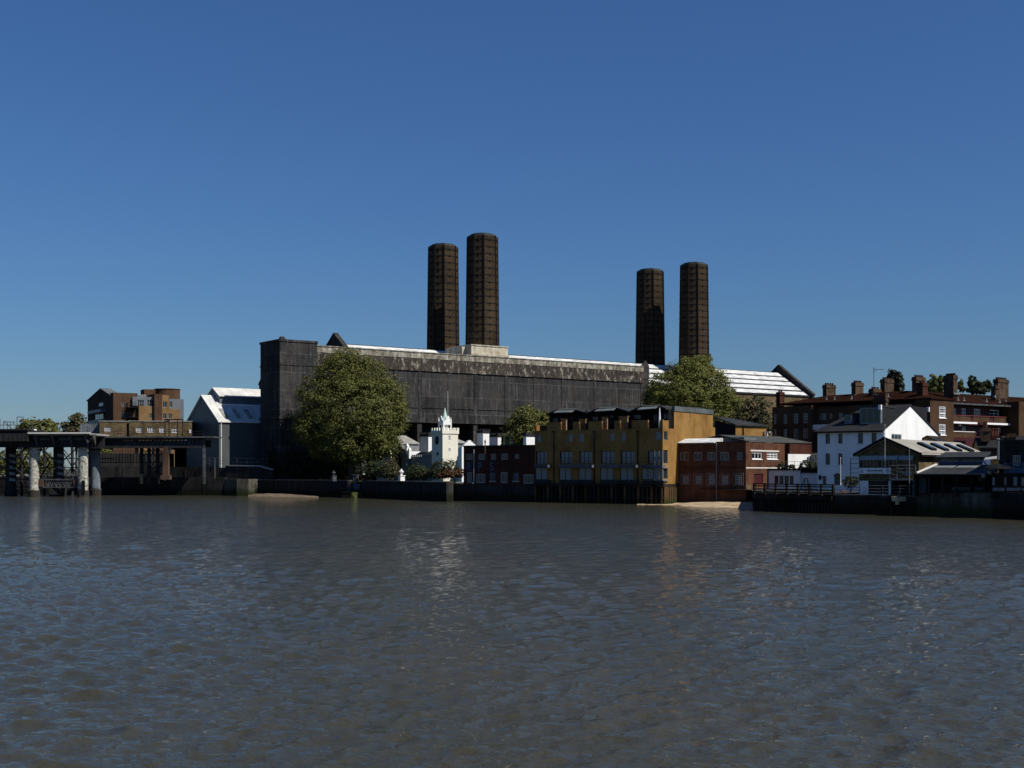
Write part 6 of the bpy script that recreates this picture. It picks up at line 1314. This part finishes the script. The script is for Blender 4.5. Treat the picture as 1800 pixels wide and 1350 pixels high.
def tree(name, px, Y, base, lobes, label, m_='leaf_plane', trunk=(617, 0), n=900, per=16, size=.28, tr_r=.5, group=None, cat='tree', limbs=7, shell_=.55, flat=.8, cr=.2, depth=1.0):
    """lobes: (photo column, row, half width px, half height px, depth offset m)"""
    f = Fr(px, Y, 0); root = thing(name, f, base, label, cat, group); cs, rs = [], []
    for (x, y, rx, ry, dv) in lobes:
        u = f.u(x, dv); k = (Y+dv)/FPX; cs.append((u, dv, f.z(y, u, dv))); rs.append((rx*k, (rx+ry)/2*k*depth, ry*k))
    mb = MB(); top = min(c[2] for c in cs); x0 = Vector((0, 0, base-.2)); c0 = Vector(np.mean(cs, axis=0)); fork = Vector((c0.x*.25, c0.y*.2, base+(c0.z-base)*.38))
    mb.tube(x0, x0.lerp(fork, .12), tr_r*1.5, 10, tr_r*1.05); mb.tube(x0.lerp(fork, .12), fork, tr_r*1.05, 10, tr_r*.8)
    tg = cs if len(cs) >= limbs else cs+[tuple(c0)]
    for c in tg[:limbs+4]:
        e = Vector(c); mid = fork.lerp(e, .5)+Vector((random.uniform(-.6, .6), random.uniform(-.6, .6), .5)); mb.tube(fork, mid, tr_r*.6, 7, tr_r*.36); mb.tube(mid, e, tr_r*.36, 6, tr_r*.12)
        for _ in range(3):
            q = e+Vector((random.uniform(-1, 1), random.uniform(-1, 1), random.uniform(-.3, 1)))*max(.8, rs[cs.index(c)][0]*.7 if c in cs else 1.5); mb.tube(mid.lerp(e, .6), q, tr_r*.16, 5, tr_r*.04)
    mb.build('trunk', 'bark', root); leaves('crown', cs, rs, n, per, size, m_, root, base, shell_, flat, cr); return root
tree('plane_tree', 617, 255, 3.05, [(600, 665, 50, 42, 0), (640, 668, 48, 40, 1), (565, 700, 44, 46, 0), (675, 705, 38, 46, 0), (620, 715, 66, 62, -2), (575, 750, 56, 42, -1), (545, 748, 30, 38, 0), (660, 745, 52, 40, -1), (690, 728, 26, 40, 1), (625, 775, 70, 34, -2), (575, 790, 34, 20, 0), (672, 782, 30, 24, 0), (610, 640, 36, 26, 0), (615, 800, 30, 18, 1)],
     'biggest broad round plane tree on the river bank in front of the black power station', n=2600, per=42, size=.165, tr_r=.62, cr=.26, shell_=.66)
tree('riverside_tree', 1215, 262, 2.35, [(1212, 662, 36, 34, 0), (1175, 685, 36, 34, 0), (1245, 685, 40, 40, 0), (1210, 700, 56, 40, -2), (1165, 705, 34, 26, 0), (1268, 705, 36, 34, 1), (1240, 640, 16, 16, 1), (1225, 650, 24, 24, 0), (1280, 722, 26, 22, 0), (1150, 690, 18, 18, 1), (1230, 735, 60, 24, -1)],
     'large bushy green tree in front of the right pair of chimneys', m_='leaf_light', n=1700, per=42, size=.17, tr_r=.5, cr=.27, shell_=.62)
tree('riverside_tree', 1328, 255, 2.35, [(1330, 715, 22, 22, 0), (1312, 735, 22, 24, 0), (1340, 745, 20, 26, 0), (1322, 760, 30, 20, 0), (1298, 750, 16, 16, 0)],
     'sparse yellowish tree between the striped roof and the brown estate wing', m_='leaf_olive', n=420, per=16, size=.22, tr_r=.3, cr=.3, shell_=.3)
tree('riverside_tree', 925, 252, 2.35, [(925, 735, 24, 22, 0), (905, 750, 20, 18, 0), (945, 745, 22, 22, 0), (925, 765, 34, 22, -1), (960, 735, 14, 12, 2), (905, 775, 18, 18, 0)],
     'dark green tree rising behind the left end of the brown terrace', m_='leaf_plane', n=620, per=34, size=.19, tr_r=.35, cr=.34)
tree('far_tree', 65, 420, 2.35, [(65, 752, 34, 16, 0), (50, 762, 26, 16, 0), (85, 764, 22, 14, 0), (62, 775, 44, 18, 0)], 'rounded dark tree beyond the iron jetty at the far left', m_='leaf_plane', n=420, per=20, size=.5, tr_r=.5, cr=.35)
tree('far_tree', 134, 400, 2.35, [(138, 742, 14, 14, 0), (126, 752, 16, 12, 0), (144, 758, 12, 18, 0), (132, 770, 22, 16, 0)], 'paler tree beside the dark gable of the far left flats', m_='leaf_olive', n=300, per=18, size=.45, tr_r=.4, cr=.35)
for (x, y, lab, mm, lob) in ((20, 300, 'low tree seen between the jetty columns', 'leaf_plane', [(8, 815, 26, 22, 0), (45, 812, 26, 20, 1), (88, 818, 22, 20, 0)]), (184, 300, 'low light tree seen right of the last jetty column', 'leaf_light', [(184, 800, 10, 14, 0), (196, 812, 12, 14, 0)])):
    tree('bank_tree', x, y, 2.35, lob, lab, m_=mm, n=240, per=16, size=.3, tr_r=.25, cr=.35)
tree('poplar_tree', 1569, 330, 2.35, [(1569, 658, 6, 9, 0), (1568, 672, 8, 13, 0), (1569, 690, 8, 14, 0)], 'narrow dark conifer between two estate chimney stacks, taller left one', m_='leaf_shade', n=160, per=20, size=.35, tr_r=.3, cr=.5)
tree('poplar_tree', 1580, 328, 2.35, [(1580, 665, 5, 11, 0), (1580, 680, 6.5, 13, 0)], 'narrow dark conifer just right of the taller one behind the estate roof', m_='leaf_shade', n=140, per=20, size=.35, tr_r=.3, cr=.5)
tree('far_tree', 1645, 340, 2.35, [(1640, 672, 9, 12, 0), (1655, 670, 10, 12, 0), (1648, 684, 22, 10, 0), (1690, 680, 6, 10, 0)], 'thin wispy tree behind the estate roof left of the broad stack', m_='leaf_plane', n=200, per=14, size=.4, tr_r=.3, cr=.3, shell_=.2)
tree('far_tree', 1715, 345, 2.35, [(1708, 672, 6, 12, 0), (1716, 678, 9, 9, 0), (1732, 678, 10, 8, 0), (1720, 686, 24, 6, 0)], 'dark tree tops behind the estate roof between the broad stack and the right stack', m_='leaf_dark', n=240, per=16, size=.4, tr_r=.3, cr=.3, shell_=.3)
# garden shrubs
def shrub(px, Y, lobes, label, m_='leaf_dark', n=200, per=14, size=.12, cr=.3, cat='shrub', grp=None, name='garden_shrub', base=3.0):
    tree(name, px, Y, base, lobes, label, m_=m_, n=n, per=per, size=size, tr_r=.12, cat=cat, group=grp, limbs=3, cr=cr, shell_=.75)
shrub(685, 233, [(685, 823, 15, 15, 0), (684, 832, 16, 10, 0)], 'rounded clipped bush left of the white garden urn', 'leaf_olive', n=260)
shrub(652, 235, [(655, 822, 14, 12, 0), (645, 830, 14, 10, 0), (668, 830, 10, 8, 0)], 'green bush spilling behind the red brick gate pier', 'leaf_dark', n=240)
shrub(735, 232, [(733, 829, 18, 13, 0), (722, 834, 10, 10, 0), (745, 832, 14, 10, 0)], 'dark bush right of the white garden urn', 'leaf_dark', n=280)
shrub(778, 230, [(775, 826, 20, 15, 0), (792, 824, 16, 14, 0), (765, 832, 14, 10, 0)], 'dark spreading bush in front of the clock tower', 'leaf_dark', n=320)
shrub(800, 224, [(795, 833, 20, 6, 0), (810, 832, 12, 7, 0), (782, 835, 14, 5, 0)], 'low reddish hedge beside the brick building with letters', 'leaf_rust', n=220, cat='hedge')
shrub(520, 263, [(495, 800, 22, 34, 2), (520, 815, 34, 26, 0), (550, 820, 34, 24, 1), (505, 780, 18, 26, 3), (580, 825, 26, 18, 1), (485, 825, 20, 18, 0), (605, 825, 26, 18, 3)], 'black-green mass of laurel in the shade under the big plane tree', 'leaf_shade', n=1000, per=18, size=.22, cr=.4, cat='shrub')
shrub(1392, 196.5, [(1392, 822, 6, 5, 0)], 'small dark pot plant on the annexe roof terrace before the white wall', 'leaf_dark', n=50, size=.1, base=5.2)
shrub(1422, 196.5, [(1415, 818, 9, 8, 0), (1428, 818, 9, 9, 0), (1408, 824, 5, 4, 0)], 'large dark plants in front of the garden room glazing', 'leaf_dark', n=160, size=.12, base=4.9)
shrub(1374, 197, [(1373, 820, 7, 5, 0)], 'dark trailing plant behind the left part of the terrace railing', 'leaf_dark', n=50, size=.1, base=5.2)
shrub(1495, 165, [(1492, 848, 9, 10, 0), (1502, 846, 6, 9, 0)], 'scraggy dark shrub at the corner between white house and boathouse', 'leaf_dark', n=110, size=.1, base=2.4)
